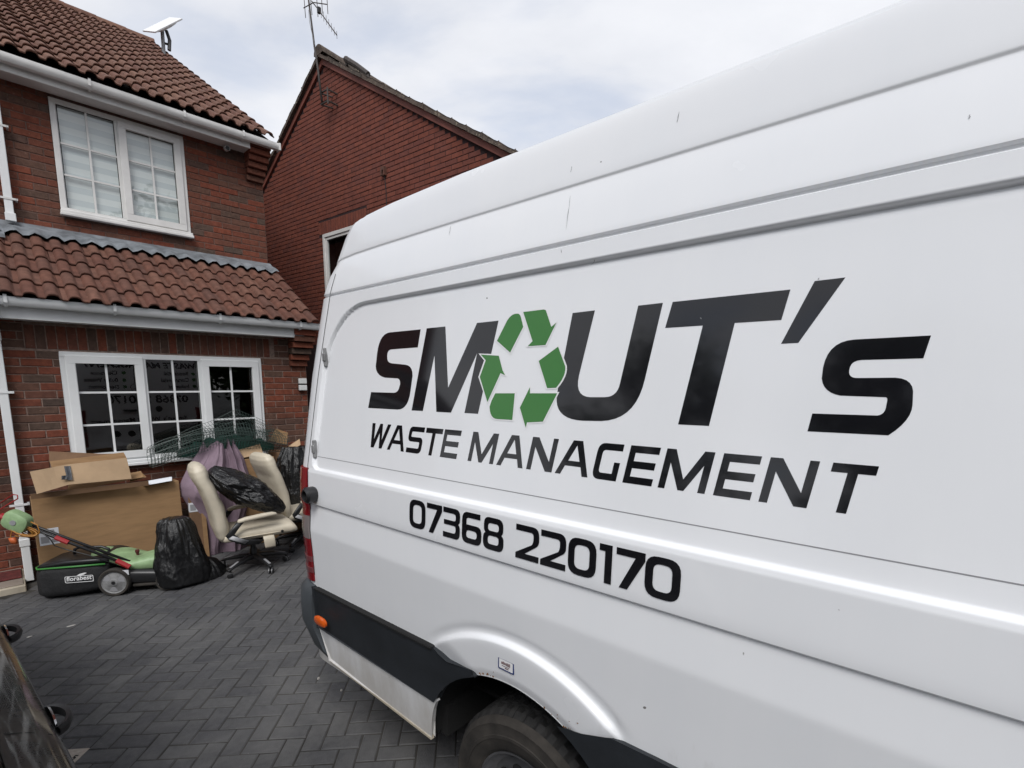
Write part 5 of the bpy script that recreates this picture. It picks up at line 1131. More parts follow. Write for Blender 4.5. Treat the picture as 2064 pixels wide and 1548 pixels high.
def cs(x, z, l=0.0): return (x, interp(z, CY_) - l, z)
XH = [CF.hz(118, 1448, 0.85).x, CF.hz(24, 1276, 0.85).x]
for mir in (0, 1):
    def mm(p): return (p[0], CW - p[1] if mir else p[1], p[2])
    for xh in XH:
        pts = [(xh + s_, 0.002 - 0.042 * math.sin(math.pi * k / 10) ** 0.55, 0.852) for k, s_ in [(k, -0.08 + 0.016 * k) for k in range(11)]]
        mb = MB(); rws = [[mm((p[0], p[1] + a, p[2] + b_)) for a, b_ in ((0.006, -0.013), (-0.005, -0.016), (-0.010, 0.0), (-0.005, 0.016), (0.006, 0.013))] for p in pts]
        part('door_handle', mb.grid(rws, closed=True), 'black_plastic', car, autos=60)
        part('handle_cup', MB().slab([(mm((xh, 0.0, 0.852)), (0.070, 0, 0), (0, 0, 0.034)), (mm((xh, -0.005, 0.854)), (0.062, 0, 0), (0, 0, 0.030))], 16, 2.4), 'chrome', car)
    for xg in (XH[0] - 0.17, XH[1] - 0.17, XH[1] + 0.95):
        part('door_gap', MB().grid([[mm(cs(xg + 0.0 + (0.25 * max(0, z - 0.93) * 0), z, 0.0015)) for z in [0.35 + 0.0305 * k for k in range(21)]], [mm(cs(xg + 0.006, z, 0.0015)) for z in [0.35 + 0.0305 * k for k in range(21)]]]), 'black_matte', car)
    part('belt_trim', MB().grid([[mm(cs(x, z, 0.006)) for z in (0.955, 0.962, 0.97, 0.98)] for x in [0.62 + 0.1 * k for k in range(27)]]), 'black_plastic', car, smooth=True)
    for xg, wd in ((XH[0] - 0.17, 0.05), (XH[1] - 0.15, 0.05), (XH[0] - 0.34, 0.02)):
        part('pillar_trim', MB().grid([[mm(cs(xg + s_ * wd, z, 0.004)) for s_ in (-1, 1)] for z in [0.98 + 0.031 * k for k in range(13)]]), 'black_plastic', car)
    for cx in (0.80, 3.40):
        wy = 0.03 if not mir else CW - 0.03; sg = 1 if not mir else -1
        wb = MB().lathe([(0.20, 0.0), (0.24, -0.012 * sg), (0.30, 0.0), (0.315, 0.03 * sg), (0.315, 0.18 * sg), (0.2, 0.2 * sg)], (cx, wy, 0.316), 'y', 40)
        wh = part('wheel', wb, 'tyre', car, autos=40); part('rim', MB().lathe([(0.20, 0.003 * sg), (0.18, 0.03 * sg), (0.05, 0.01 * sg), (0.001, 0.01 * sg)], (cx, wy, 0.316), 'y', 30), 'steel', wh, autos=40)
part('underbody', MB().box(0.3, 4.0, 0.25, CW - 0.25, 0.2, 0.3), 'black_matte', car)

# ================================================================== CLUTTER ALONG THE HOUSE
def nz(p, s_=1.0, seed=0.0): return noise.noise((p[0] * s_ + seed, p[1] * s_ + seed * 1.7, p[2] * s_ - seed))
# --- big flat carton
bx = root('cardboard_box', 'big flat brown cardboard box standing against the house wall', 'box', HF, (0.66, 6.15, 0))
Mx = Matrix.Translation((0.66, 6.06, 0)) @ Matrix.Rotation(R(-3.0), 4, 'X')
part('carton_body', MB().box(-0.555, 0.575, 0.0, 0.19, 0.0, 0.868, Mx), 'cardboard', bx, bevel=0.005)
part('shipping_label', MB().box(-0.535, -0.40, -0.0015, -0.0005, 0.42, 0.57, Mx), 'paper', bx)
part('label_print', MB().box(-0.525, -0.43, -0.003, -0.0018, 0.535, 0.555, Mx).box(-0.525, -0.47, -0.003, -0.0018, 0.44, 0.50, Mx).box(-0.455, -0.415, -0.003, -0.0018, 0.44, 0.47, Mx), 'chair_grey', bx)
part('top_flap', MB().box(-0.555, 0.30, 0.02, 0.024, 0.868, 0.915, Matrix.Translation((0.66, 6.06, 0)) @ Matrix.Rotation(R(4), 4, 'X')), 'cardboard_brown', bx)
# --- opened carton lying on top
oc = root('opened_carton', 'pale opened carton with grey tape lying on the big box', 'box', HF, (0.48, 6.1, 0.9))
def sheet(name, q, th, m, parent, sub=6):
    """thin bent sheet through four corner points (bottom-left, bottom-right, top-right, top-left)"""
    q = [Vector(p) for p in q]; nrm = (q[1] - q[0]).cross(q[3] - q[0]).normalized(); rows_ = []
    for f in (0, 1):
        rows_.append([[q[0].lerp(q[1], a / sub).lerp(q[3].lerp(q[2], a / sub), b_ / 2) + nrm * (th * f + 0.004 * math.sin(a * 1.3) * math.sin(b_ * 1.5)) for a in range(sub + 1)] for b_ in range(3)])
    mb = MB().grid(rows_[0]).grid(rows_[1], flip=True)
    n_ = sub + 1; k = 3 * n_
    edge = list(range(n_)) + [n_ * 2 - 1, n_ * 3 - 1] + list(range(n_ * 3 - 2, n_ * 2 - 1, -1)) + [n_]
    for i in range(len(edge)): a, b_ = edge[i], edge[(i + 1) % len(edge)]; mb.f.append((a, b_, b_ + k, a + k))
    return part(name, mb, m, parent)
def h3(x, y_, off): p = HF.hy(x, y_, off); return (p.x, off, p.z)
sheet('front_flap', [h3(74, 996, 5.93), h3(139, 977, 5.98), h3(132, 937, 6.05), h3(60, 951, 6.0)], 0.005, 'cardboard_light', oc)
sheet('front_panel', [h3(139, 977, 5.98), h3(265, 965, 6.0), h3(255, 923, 6.06), h3(132, 937, 6.05)], 0.005, 'cardboard_light', oc)
sheet('inner_panel', [h3(104, 942, 6.2), h3(256, 925, 6.2), h3(249, 912, 6.22), h3(100, 930, 6.22)], 0.005, 'cardboard', oc)
sheet('back_flap', [h3(99, 931, 6.36), h3(240, 914, 6.38), h3(225, 916, 6.42), h3(99, 910, 6.42)], 0.005, 'cardboard_brown', oc)
sheet('under_flap', [h3(134, 992, 6.08), h3(290, 962, 6.08), h3(284, 950, 6.2), h3(139, 976, 6.14)], 0.005, 'cardboard', oc)
sheet('tape', [h3(136, 968, 5.975), h3(146, 967, 5.975), h3(142, 939, 6.035), h3(129, 940, 6.035)], 0.001, 'grey_tape', oc)
sheet('tape', [h3(124, 967, 5.96), h3(136, 966, 5.97), h3(136, 958, 5.985), h3(124, 959, 5.97)], 0.001, 'grey_tape', oc)
q = [h3(290, 979, 6.03), h3(347, 969, 6.03), h3(347, 961, 6.10), h3(290, 971, 6.10)]
ps = MB(); ps.add(q + [(p[0], p[1] + 0.09, p[2] - 0.012) for p in q], [(0, 1, 2, 3), (7, 6, 5, 4), (0, 4, 5, 1), (1, 5, 6, 2), (2, 6, 7, 3), (3, 7, 4, 0)])
solo('foam_slab', ps, 'polystyrene', HF, (1.05, 6.1, 0.87), 'thin white foam slab lying on the right end of the big box', 'foam', bevel=0.003)
q = [h3(262, 972, 6.12), h3(295, 962, 6.13), h3(282, 950, 6.2), h3(262, 955, 6.2)]
e_ = root('torn_cardboard', 'torn brown cardboard piece between the opened carton and the white foam', 'cardboard', HF, (0.85, 6.13, 0.9)); sheet('torn_sheet', q, 0.004, 'cardboard', e_)
# --- narrow tall box
tb = root('narrow_box', 'tall narrow brown box with a printed tape band beside the mauve cloth', 'box', HF, (1.36, 6.05, 0))
Mt = Matrix.Translation((1.35, 6.03, 0)) @ Matrix.Rotation(R(-8), 4, 'Z') @ Matrix.Rotation(R(-2), 4, 'X')
part('carton_body', MB().box(-0.06, 0.085, 0.0, 0.16, 0.0, 0.76, Mt), 'cardboard_brown', tb, bevel=0.004)
part('glossy_tape', MB().box(0.045, 0.0865, -0.002, 0.1, 0.0, 0.74, Mt), 'orange_cable' if False else 'cardboard', tb)
part('printed_band', MB().box(-0.0615, 0.0875, -0.003, 0.12, 0.52, 0.62, Mt), 'paper', tb)
part('band_print', MB().box(-0.05, 0.0, -0.0045, -0.0032, 0.535, 0.6, Mt).box(0.02, 0.08, -0.0045, -0.0032, 0.55, 0.57, Mt).box(0.03, 0.07, -0.0045, -0.0032, 0.585, 0.605, Mt), 'chair_grey', tb)
# --- brown boxes behind the chairs
b1 = root('brown_box', 'brown cardboard box behind the mauve cloth, top flap tilted up', 'box', HF, (2.05, 6.3, 0))
part('carton_body', MB().box(1.62, 2.22, 6.12, 6.42, 0, 1.02), 'cardboard', b1, bevel=0.005)
sheet('top_flap', [h3(481, 925, 6.12), h3(530, 915, 6.12), h3(524, 895, 6.2), h3(479, 908, 6.2)], 0.004, 'cardboard_light', b1)
b2 = root('corner_box', 'open brown box with flaps at the house corner above the black bags', 'box', HF, (2.5, 6.3, 0))
part('carton_body', MB().box(2.26, 2.76, 6.10, 6.42, 0, 1.06).box(2.3, 2.72, 6.14, 6.38, 1.06, 1.064), 'cardboard_brown', b2, bevel=0.005)
sheet('side_flap', [h3(541, 888, 6.3), h3(577, 896, 6.3), h3(580, 872, 6.34), h3(556, 864, 6.34)], 0.004, 'cardboard', b2)
sheet('front_flap', [h3(578, 902, 6.1), h3(588, 909, 5.98), h3(606, 897, 5.98), h3(604, 885, 6.1)], 0.004, 'cardboard_light', b2)
# --- black bin bags
def crease(p, seed):
    """thin raised folds between smooth taut facets"""
    v_ = 0.0
    for f, a in ((1.0, 1.0), (2.1, 0.5), (4.3, 0.22)):
        q_ = p * f + Vector((seed, seed * 0.7, seed * 1.3)); q_ = q_ + Vector((noise.noise(q_ * 1.3), noise.noise(q_ * 1.3 + Vector((5, 0, 0))), noise.noise(q_ * 1.3 + Vector((0, 9, 0))))) * 0.45
        d_, _ = noise.voronoi(q_); e_ = d_[1] - d_[0]
        v_ += a * (math.exp(-(e_ / 0.16) ** 1.2) - 0.35 * d_[0])
    return v_
def bag(name, label, fr, base, H, rad, seed, tilt=(0, 0), knot=True, group='black bin bags', sq=(1, 1), lean=0.0):
    rows_ = []; nr, ns = 90, 150
    for i in range(nr + 1):
        t_ = i / nr; z = H * t_; r_ = rad(t_); ring = []
        for k in range(ns):
            th = 2 * math.pi * k / ns; c_, s_ = math.cos(th), math.sin(th)
            p = Vector((c_ * sq[0], s_ * sq[1], z * 2.2)); f = 1 + 0.20 * noise.noise(p * 1.3 + Vector((seed, seed, 0)))
            f += (0.02 + 0.13 * max(0, t_ - 0.55) ** 1.0) * math.sin(11 * th + 2 * noise.noise((c_ * 2 + seed, s_ * 2, 1)) * 3) + 0.075 * crease(Vector((c_ * 1.9, s_ * 1.9, z * 2.1)), seed)
            ring.append((base[0] + r_ * f * c_ * sq[0] + tilt[0] * t_, base[1] + r_ * f * s_ * sq[1] + tilt[1] * t_, base[2] + z + 0.03 * H * noise.noise(p * 2.0 + Vector((seed, 7, 0))) * (1 if 0 < i < nr else 0) * min(1, t_ * 4)))
        rows_.append(ring)
    mb = MB(); k0 = len(mb.v); mb.grid(rows_, closed=True); mb.f.append(tuple(range(ns - 1, -1, -1))); mb.f.append(tuple(nr * ns + k for k in range(ns)))
    return solo(name, mb, 'bin_film', fr, base, label, 'bin bag', group, smooth=True)
bag('bin_bag', 'full black bin bag standing against the lawn mower', HF, (1.055, 5.36, 0), 0.64, lambda t_: interp(t_, [(0, 0.13), (0.05, 0.20), (0.3, 0.205), (0.6, 0.18), (0.85, 0.145), (0.97, 0.115), (1, 0.09)]), 1.3, tilt=(-0.03, 0.03), sq=(1.0, 0.85))
bag('bin_bag', 'low slack black bag spilling beside the standing bin bag', HF, (1.22, 5.42, 0), 0.20, lambda t_: 0.17 * math.sqrt(max(0.02, 1 - t_ ** 2)), 5.3, sq=(1.1, 0.8))
bag('bin_bag', 'black bin bag behind the farther cream chair at the house corner', HF, (2.43, 6.02, 0.45), 0.68, lambda t_: 0.235 * (1 - 0.5 * t_ ** 2.5), 9.1, sq=(1.15, 0.8))
# --- mauve cloth bundle
rows_ = []; nr, ns = 70, 150
for i in range(nr + 1):
    t_ = i / nr; ring = []
    uL = interp(t_, [(0, 1.37), (0.15, 1.36), (0.42, 1.33), (0.58, 1.25), (0.66, 1.24), (0.78, 1.31), (0.92, 1.43), (1.0, 1.49)])
    uR = interp(t_, [(0, 1.85), (0.3, 1.86), (0.55, 1.92), (0.62, 1.94), (0.72, 1.93), (0.85, 1.88), (1.0, 1.80)])
    dp_ = interp(t_, [(0, 0.12), (0.4, 0.17), (0.62, 0.26), (0.8, 0.18), (1.0, 0.06)])
    for k in range(ns + 1):
        s_ = k / ns; sw = s_ + 0.07 * math.sin(3.2 * t_ + 4 * s_) + 0.11 * noise.noise((s_ * 2.4, t_ * 2.2, 1.0))
        nf = 3.4; fo = max(0.0, 1 - 2.3 * abs(noise.noise((sw * 5.2, t_ * 1.1, 3.3)))) ** 0.8; f2 = abs(math.sin(math.pi * 11.0 * sw + 3 * t_)) ** 0.8
        bul = math.sin(math.pi * min(1, max(0, s_))) ** 0.6
        off_ = 6.12 - dp_ * bul * (0.45 + 0.55 * fo) - 0.012 * f2 * bul * (0.4 + 0.8 * abs(noise.noise((s_ * 2, t_ * 3, 8)))) + 0.03 * noise.noise((s_ * 4, t_ * 5, 4)) + 0.02 * t_
        zt = 1.20 * t_
        if t_ > 0.62: zt += ((t_ - 0.62) / 0.38) ** 1.6 * (0.12 * fo - 0.05 + 0.06 * noise.noise((s_ * 5, 0, 9)))
        ring.append((uL + (uR - uL) * s_ + 0.012 * noise.noise((t_ * 9, s_ * 3, 2)), off_, max(0.004, zt)))
    rows_.append(ring)
back_ = [[(p[0], 6.135, p[2]) for p in r_] for r_ in rows_]
mb = MB().grid(rows_); n0 = len(mb.v); mb.grid(back_, flip=True); nn2 = ns + 1
mb.f += [(nr * nn2 + k, nr * nn2 + k + 1, n0 + nr * nn2 + k + 1, n0 + nr * nn2 + k) for k in range(ns)]
mb.f += [(i * nn2, (i + 1) * nn2, n0 + (i + 1) * nn2, n0 + i * nn2) for i in range(nr)] + [(i * nn2 + ns, n0 + i * nn2 + ns, n0 + (i + 1) * nn2 + ns, (i + 1) * nn2 + ns) for i in range(nr)]
solo('mauve_cloth', mb, 'mauve_cloth', HF, (1.6, 6.05, 0), 'bundle of mauve cloth hanging in loose folds below the window', 'cloth', autos=60)
# --- wire mesh
wm = root('wire_mesh', 'tangled dark green wire mesh piled in front of the lower window', 'mesh', HF, (1.8, 6.25, 1.05))
def wires(surf, nu, nv, r_, su=26, sv=14):
    mb = MB()
    for a in range(nu + 1): mb.tube([surf(a / nu, b_ / sv) for b_ in range(sv + 1)], r_, 3, cap=False)
    for b_ in range(nv + 1): mb.tube([surf(a / su, b_ / nv) for a in range(su + 1)], r_, 3, cap=False)
    return mb
top_ = [(1.12, 1.16), (1.3, 1.33), (1.62, 1.44), (1.93, 1.585), (2.15, 1.48), (2.37, 1.345)]
def s1(a, b_):
    u = 1.13 + 1.24 * a; zt = interp(u, top_); zb = 1.06 + 0.05 * math.sin(5 * a)
    return Vector((u + 0.02 * math.sin(9 * b_ + 3 * a), 6.40 - 0.26 * math.sin(math.pi * min(1, b_ * 1.05)) - 0.04 * b_ + 0.02 * noise.noise((u * 4, b_ * 3, 0)), zb + (zt - zb) * b_ + 0.02 * noise.noise((u * 3, b_ * 2, 5))))
part('mesh_sheet', wires(s1, 40, 10, 0.0022), 'mesh_green', wm)
def s2(a, b_):
    u = 1.02 + 1.22 * a; th = 2 * math.pi * (b_ * 1.6) + 0.5; r_ = 0.085 + 0.05 * b_ + 0.025 * math.sin(6 * a)
    return Vector((u, 6.22 + r_ * math.cos(th) - 0.05 * math.sin(3 * a), 1.13 + 0.10 * math.sin(math.pi * a) + 0.11 * a + r_ * math.sin(th) * 0.85 + 0.02 * noise.noise((u * 5, b_ * 4, 2))))
part('mesh_roll', wires(s2, 44, 14, 0.0022, 26, 22), 'mesh_green', wm)
def s3(a, b_):
    u = 1.62 + 0.78 * a; return Vector((u, 6.18 - 0.1 * math.sin(math.pi * b_), 1.10 + 0.33 * b_ * (1 - 0.35 * a) + 0.04 * math.sin(5 * a)))
part('mesh_sheet', wires(s3, 26, 7, 0.0021), 'mesh_green', wm)
rows_ = [[(1.30 + 1.02 * a / 24, 6.40 + 0.02 * math.sin(a), 1.07 + (0.05 + 0.16 * math.sin(math.pi * a / 24) ** 0.7 + 0.02 * math.sin(a * 1.9)) * b_ / 4) for a in range(25)] for b_ in range(5)]
part('green_netting', MB().grid(rows_), 'net_green', wm, smooth=True)

# --- office chairs
def make_chair(label, base, rot, group):
    ch = root('office_chair', label, 'chair', Frame(HF.a + rot, HF.world(base)), (0, 0, 0), group=group)
    for k in range(5):
        a = 2 * math.pi * k / 5 + R(0); c_, s_ = math.cos(a), math.sin(a); P_ = lambda r_, z: (r_ * c_, r_ * s_, z); side = Vector((-s_, c_, 0))
        mb = MB().slab([(P_(0.03, 0.125), side * 0.035, (0, 0, 0.03)), (P_(0.12, 0.122), side * 0.03, (0, 0, 0.022)), (P_(0.24, 0.102), side * 0.025, (0, 0, 0.016)), (P_(0.315, 0.082), side * 0.022, (0, 0, 0.013)), (P_(0.33, 0.078), side * 0.015, (0, 0, 0.008))], 12, 3)
        lg = part('base_leg', mb, 'black_plastic', ch, autos=50)
        part('leg_inlay', MB().slab([(P_(0.20, 0.131), side * 0.012, (0, 0, 0.0012)), (P_(0.30, 0.103), side * 0.012, (0, 0, 0.0012))], 8), 'chair_grey', lg)
        cst = part('caster', MB().box(0.30 * c_ - 0.008, 0.30 * c_ + 0.008, 0.30 * s_ - 0.008, 0.30 * s_ + 0.008, 0.03, 0.08), 'black_plastic', ch)
        ax_ = Vector((math.cos(a + 0.8), math.sin(a + 0.8), 0)); c0 = Vector((0.305 * c_, 0.305 * s_, 0.028))
        for sg in (-1, 1):
            part('caster_wheel', MB().tube([c0 + ax_ * 0.006 * sg, c0 + ax_ * 0.020 * sg, c0 + ax_ * 0.024 * sg], [0.028, 0.028, 0.022], 16), 'black_plastic', cst, autos=40)
            part('wheel_band', MB().tube([c0 + ax_ * 0.0125 * sg, c0 + ax_ * 0.0165 * sg], [0.0286, 0.0286], 16), 'chair_grey', cst)
    part('gas_column', MB().lathe([(0.034, 0.11), (0.034, 0.20), (0.026, 0.21), (0.024, 0.33)], (0, 0, 0), 'z', 18), 'black_plastic', ch, autos=40)
    part('seat_plate', MB().box(-0.16, 0.14, -0.11, 0.11, 0.305, 0.345).tube([(0.05, -0.2, 0.325), (0.05, 0.0, 0.325)], 0.009, 8), 'black_plastic', ch, bevel=0.008)
    seat = MB().slab([((x, 0, z), (0, w_, 0), (0, 0, h_)) for x, z, w_, h_ in ((-0.29, 0.40, 0.20, 0.03), (-0.27, 0.405, 0.235, 0.05), (-0.18, 0.41, 0.25, 0.062), (-0.05, 0.412, 0.255, 0.066), (0.10, 0.415, 0.258, 0.068), (0.24, 0.418, 0.26, 0.068), (0.325, 0.415, 0.257, 0.062), (0.365, 0.405, 0.245, 0.048), (0.385, 0.395, 0.22, 0.025))], 28, 3.2)
    seat.v = [(x, y_, z + (0.012 * math.sin(x * 26) * math.cos(y_ * 7) if z > 0.42 else 0) + 0.006 * noise.noise((x * 9, y_ * 9, 0))) for x, y_, z in seat.v]
    part('seat', seat, 'cream_leather', ch, smooth=True)
    part('seat_piping', MB().tube([(x, y_, 0.405) for x, y_ in [(0.375 * math.copysign(abs(math.cos(t_)) ** 0.45, math.cos(t_)) * (1 if math.cos(t_) > 0 else 0.74), 0.259 * math.copysign(abs(math.sin(t_)) ** 0.45, math.sin(t_))) for t_ in [2 * math.pi * q_ / 48 for q_ in range(48)]]], 0.006, 6, closed=True), 'cream_leather', ch, smooth=True)
    sp_ = [(-0.265, 0.37, 0.19, 0.035), (-0.275, 0.41, 0.225, 0.05), (-0.288, 0.50, 0.245, 0.062), (-0.298, 0.60, 0.25, 0.066), (-0.318, 0.70, 0.252, 0.066), (-0.345, 0.80, 0.252, 0.064), (-0.378, 0.90, 0.25, 0.062), (-0.405, 0.97, 0.245, 0.066), (-0.425, 1.03, 0.235, 0.070), (-0.44, 1.08, 0.22, 0.064), (-0.447, 1.115, 0.19, 0.045), (-0.45, 1.13, 0.15, 0.02)]
    back = MB(); prev = None; spn = []
    for k, (x, z, w_, h_) in enumerate(sp_):
        a = sp_[max(0, k - 1)]; b_ = sp_[min(len(sp_) - 1, k + 1)]; tg = Vector((b_[0] - a[0], 0, b_[1] - a[1])).normalized(); nr_ = Vector((tg.z, 0, -tg.x))
        spn.append(((x, 0, z), (0, w_, 0), nr_ * h_))
    fine = []
    for k in range(len(spn) - 1):
        for q_ in range(4):
            f = q_ / 4; fine.append(tuple(Vector(spn[k][i]).lerp(Vector(spn[k + 1][i]), f) for i in range(3)))
    fine.append(tuple(Vector(v_) for v_ in spn[-1])); back.slab(fine, 28, 3.0)
    nv_ = []
    for (x, y_, z) in back.v:
        puff = 0.012 * abs(math.sin((z - 0.42) * math.pi / 0.19)) if z > 0.42 else 0; front = x > interp(z, [(p[1], p[0]) for p in sp_])
        edge = 1 - min(1, abs(y_) / 0.26) ** 4
        nv_.append((x + (puff * edge if front else 0) + 0.004 * noise.noise((x * 12, y_ * 9, z * 9)), y_, z))
    back.v = nv_; part('backrest', back, 'cream_leather', ch, smooth=True)
    for sg in (-1, 1):
        yo = 0.292 * sg
        part('armrest', MB().slab([((x, yo, z), (0, w_, 0), (0, 0, h_)) for x, z, w_, h_ in ((-0.165, 0.575, 0.012, 0.008), (-0.155, 0.578, 0.026, 0.018), (-0.10, 0.588, 0.032, 0.022), (0.05, 0.602, 0.034, 0.022), (0.14, 0.606, 0.032, 0.02), (0.175, 0.602, 0.022, 0.014), (0.185, 0.598, 0.008, 0.006))], 16, 2.6), 'cream_leather', ch, smooth=True)
        part('arm_bracket', MB().slab([((-0.14, yo, 0.57), (0.035, 0, 0), (0, 0.014, 0)), ((-0.20, yo, 0.50), (0.035, 0, 0), (0, 0.014, 0)), ((-0.235, yo, 0.455), (0.038, 0, 0), (0, 0.016, 0)), ((-0.20, yo, 0.41), (0.05, 0, 0), (0, 0.016, 0)), ((-0.08, yo * 0.98, 0.355), (0.05, 0, 0.02), (0, 0.014, 0)), ((0.03, yo * 0.93, 0.335), (0.03, 0, 0.02), (0, 0.014, 0))], 12, 3), 'black_plastic', ch, smooth=True)
        part('bracket_plate', MB().slab([((-0.235, yo + 0.018 * sg, 0.44), (0.02, 0, 0.012), (0, 0.003, 0)), ((-0.10, yo + 0.015 * sg, 0.365), (0.02, 0, 0.012), (0, 0.003, 0))], 10, 3), 'chair_grey', ch, smooth=True)
    part('remote_pouch', MB().slab([((0.10, -0.268, 0.385), (0.05, 0, 0), (0, 0.012, 0)), ((0.105, -0.275, 0.34), (0.052, 0, 0), (0, 0.014, 0)), ((0.11, -0.275, 0.28), (0.05, 0, 0), (0, 0.013, 0)), ((0.11, -0.272, 0.262), (0.046, 0, 0), (0, 0.006, 0))], 12, 4), 'cream_leather', ch, smooth=True)
    part('seat_button', MB().tube([(0.23, -0.258, 0.405), (0.23, -0.268, 0.405)], 0.014, 12), 'black_plastic', ch)
    return ch
C1B, C1R = (1.667, 5.335, 0), R(-8)
make_chair('cream leather office chair with a black bag slumped on its seat', C1B, C1R, 'cream office chairs')
make_chair('empty cream leather office chair standing between the bags and the van', (2.36, 5.72, 0), R(4), 'cream office chairs')
CH1 = Frame(HF.a + C1R, HF.world(C1B))
def slump(name, label, fr, base):
    mb = MB(); nr, ns = 90, 130; rows_ = []
    for i in range(nr + 1):
        t_ = i / nr; c_ = Vector((-0.33 + 0.63 * t_ ** 1.05, -0.02, 1.03 - 0.46 * t_ - 0.02 * math.sin(math.pi * t_)))
        r_ = 0.05 + 0.165 * math.sin(math.pi * min(1, t_ * 0.93 + 0.06)) ** 0.8; ring = []
        nrm = Vector((0.62, 0, 0.78))
        for k in range(ns):
            th = 2 * math.pi * k / ns; d_ = nrm * math.cos(th) * (0.75 if math.cos(th) > 0 else 0.55) + Vector((0, 1, 0)) * math.sin(th) * 1.25
            p = Vector((math.cos(th), math.sin(th), t_ * 3)); f = 1 + 0.22 * noise.noise(p * 1.4 + Vector((3, 1, 2))) - 0.12 * abs(noise.noise(p * 3.2)) + 0.03 * math.sin(7 * th + 8 * t_) + 0.085 * crease(Vector((math.cos(th) * 1.3, math.sin(th) * 1.3, t_ * 2.2)), 4.4)
            ring.append(c_ + d_ * r_ * f)
        rows_.append(ring)
    mb.grid(rows_, closed=True); mb.f.append(tuple(range(ns - 1, -1, -1))); mb.f.append(tuple(nr * ns + k for k in range(ns)))
    return solo(name, mb, 'bin_film', fr, base, label, 'bin bag', 'black bin bags', smooth=True)
slump('bin_bag', 'slack black bin bag slumped over the seat of the nearer cream chair', CH1, (0, 0, 0.48))

# --- lawn mower
MR = R(-33)
mw = root('lawn_mower', 'green and black electric lawn mower with a black grass bag', 'lawn mower', Frame(HF.a + MR, HF.world((0.563, 5.50, 0))), (0, 0, 0))
MWF = Frame(HF.a + MR, HF.world((0.563, 5.50, 0)))
# local: x forward (deck), y left; the near wheel stands at the origin
bagm = MB().slab([((x, 0.20, z), (0, w_, 0), (0, 0, h_)) for x, z, w_, h_ in ((-0.60, 0.150, 0.14, 0.10), (-0.595, 0.150, 0.19, 0.135), (-0.54, 0.153, 0.225, 0.148), (-0.36, 0.165, 0.23, 0.15), (-0.14, 0.18, 0.215, 0.135), (-0.06, 0.19, 0.20, 0.11), (-0.05, 0.19, 0.17, 0.09))], 32, 5)
bagm.v = [(x + 0.01 * noise.noise((y_ * 8, z * 8, 1)), y_ + 0.012 * noise.noise((x * 7, z * 9, 4)), z + 0.006 * noise.noise((x * 8, y_ * 8, 2))) for x, y_, z in bagm.v]
part('grass_bag', bagm, 'mower_cloth', mw, smooth=True)
part('bag_lid', MB().slab([((x, 0.20, z), (0, w_, 0), (0, 0, h_)) for x, z, w_, h_ in ((-0.60, 0.285, 0.17, 0.012), (-0.56, 0.300, 0.19, 0.022), (-0.36, 0.322, 0.205, 0.03), (-0.12, 0.325, 0.205, 0.03), (-0.05, 0.315, 0.19, 0.02))], 24, 4), 'black_plastic', mw, smooth=True)
trim = [(-0.61, 0.33, 0.285), (-0.61, 0.05, 0.285), (-0.57, -0.01, 0.287), (-0.3, -0.022, 0.294), (-0.06, -0.01, 0.296)]
part('bag_trim', MB().tube(trim, 0.008, 8), 'mower_trim', mw, smooth=True)
part('bag_handle', MB().tube([(-0.40, 0.2, 0.34), (-0.395, 0.2, 0.385), (-0.36, 0.2, 0.40), (-0.18, 0.2, 0.395), (-0.13, 0.2, 0.37), (-0.12, 0.2, 0.34)], 0.013, 8), 'black_plastic', mw, smooth=True)
part('deck', MB().slab([((x, 0.20, z), (0, w_, 0), (0, 0, h_)) for x, z, w_, h_ in ((-0.08, 0.17, 0.17, 0.05), (-0.04, 0.165, 0.20, 0.07), (0.15, 0.15, 0.21, 0.075), (0.38, 0.13, 0.20, 0.07), (0.48, 0.12, 0.17, 0.06), (0.52, 0.115, 0.12, 0.04))], 28, 4), 'black_plastic', mw, smooth=True)
part('deck_skirt', MB().box(0.12, 0.46, 0.004, 0.40, 0.055, 0.085), 'tyre_wall', mw, bevel=0.01)
part('motor_cover', MB().slab([((x, 0.20, z), (0, w_, 0), (0, 0, h_)) for x, z, w_, h_ in ((-0.24, 0.345, 0.06, 0.014), (-0.20, 0.345, 0.14, 0.022), (-0.02, 0.30, 0.175, 0.035), (0.12, 0.240, 0.175, 0.05), (0.26, 0.25, 0.16, 0.075), (0.36, 0.235, 0.14, 0.08), (0.42, 0.20, 0.10, 0.06), (0.44, 0.18, 0.05, 0.03))], 24, 3.4), 'mower_green', mw, smooth=True)
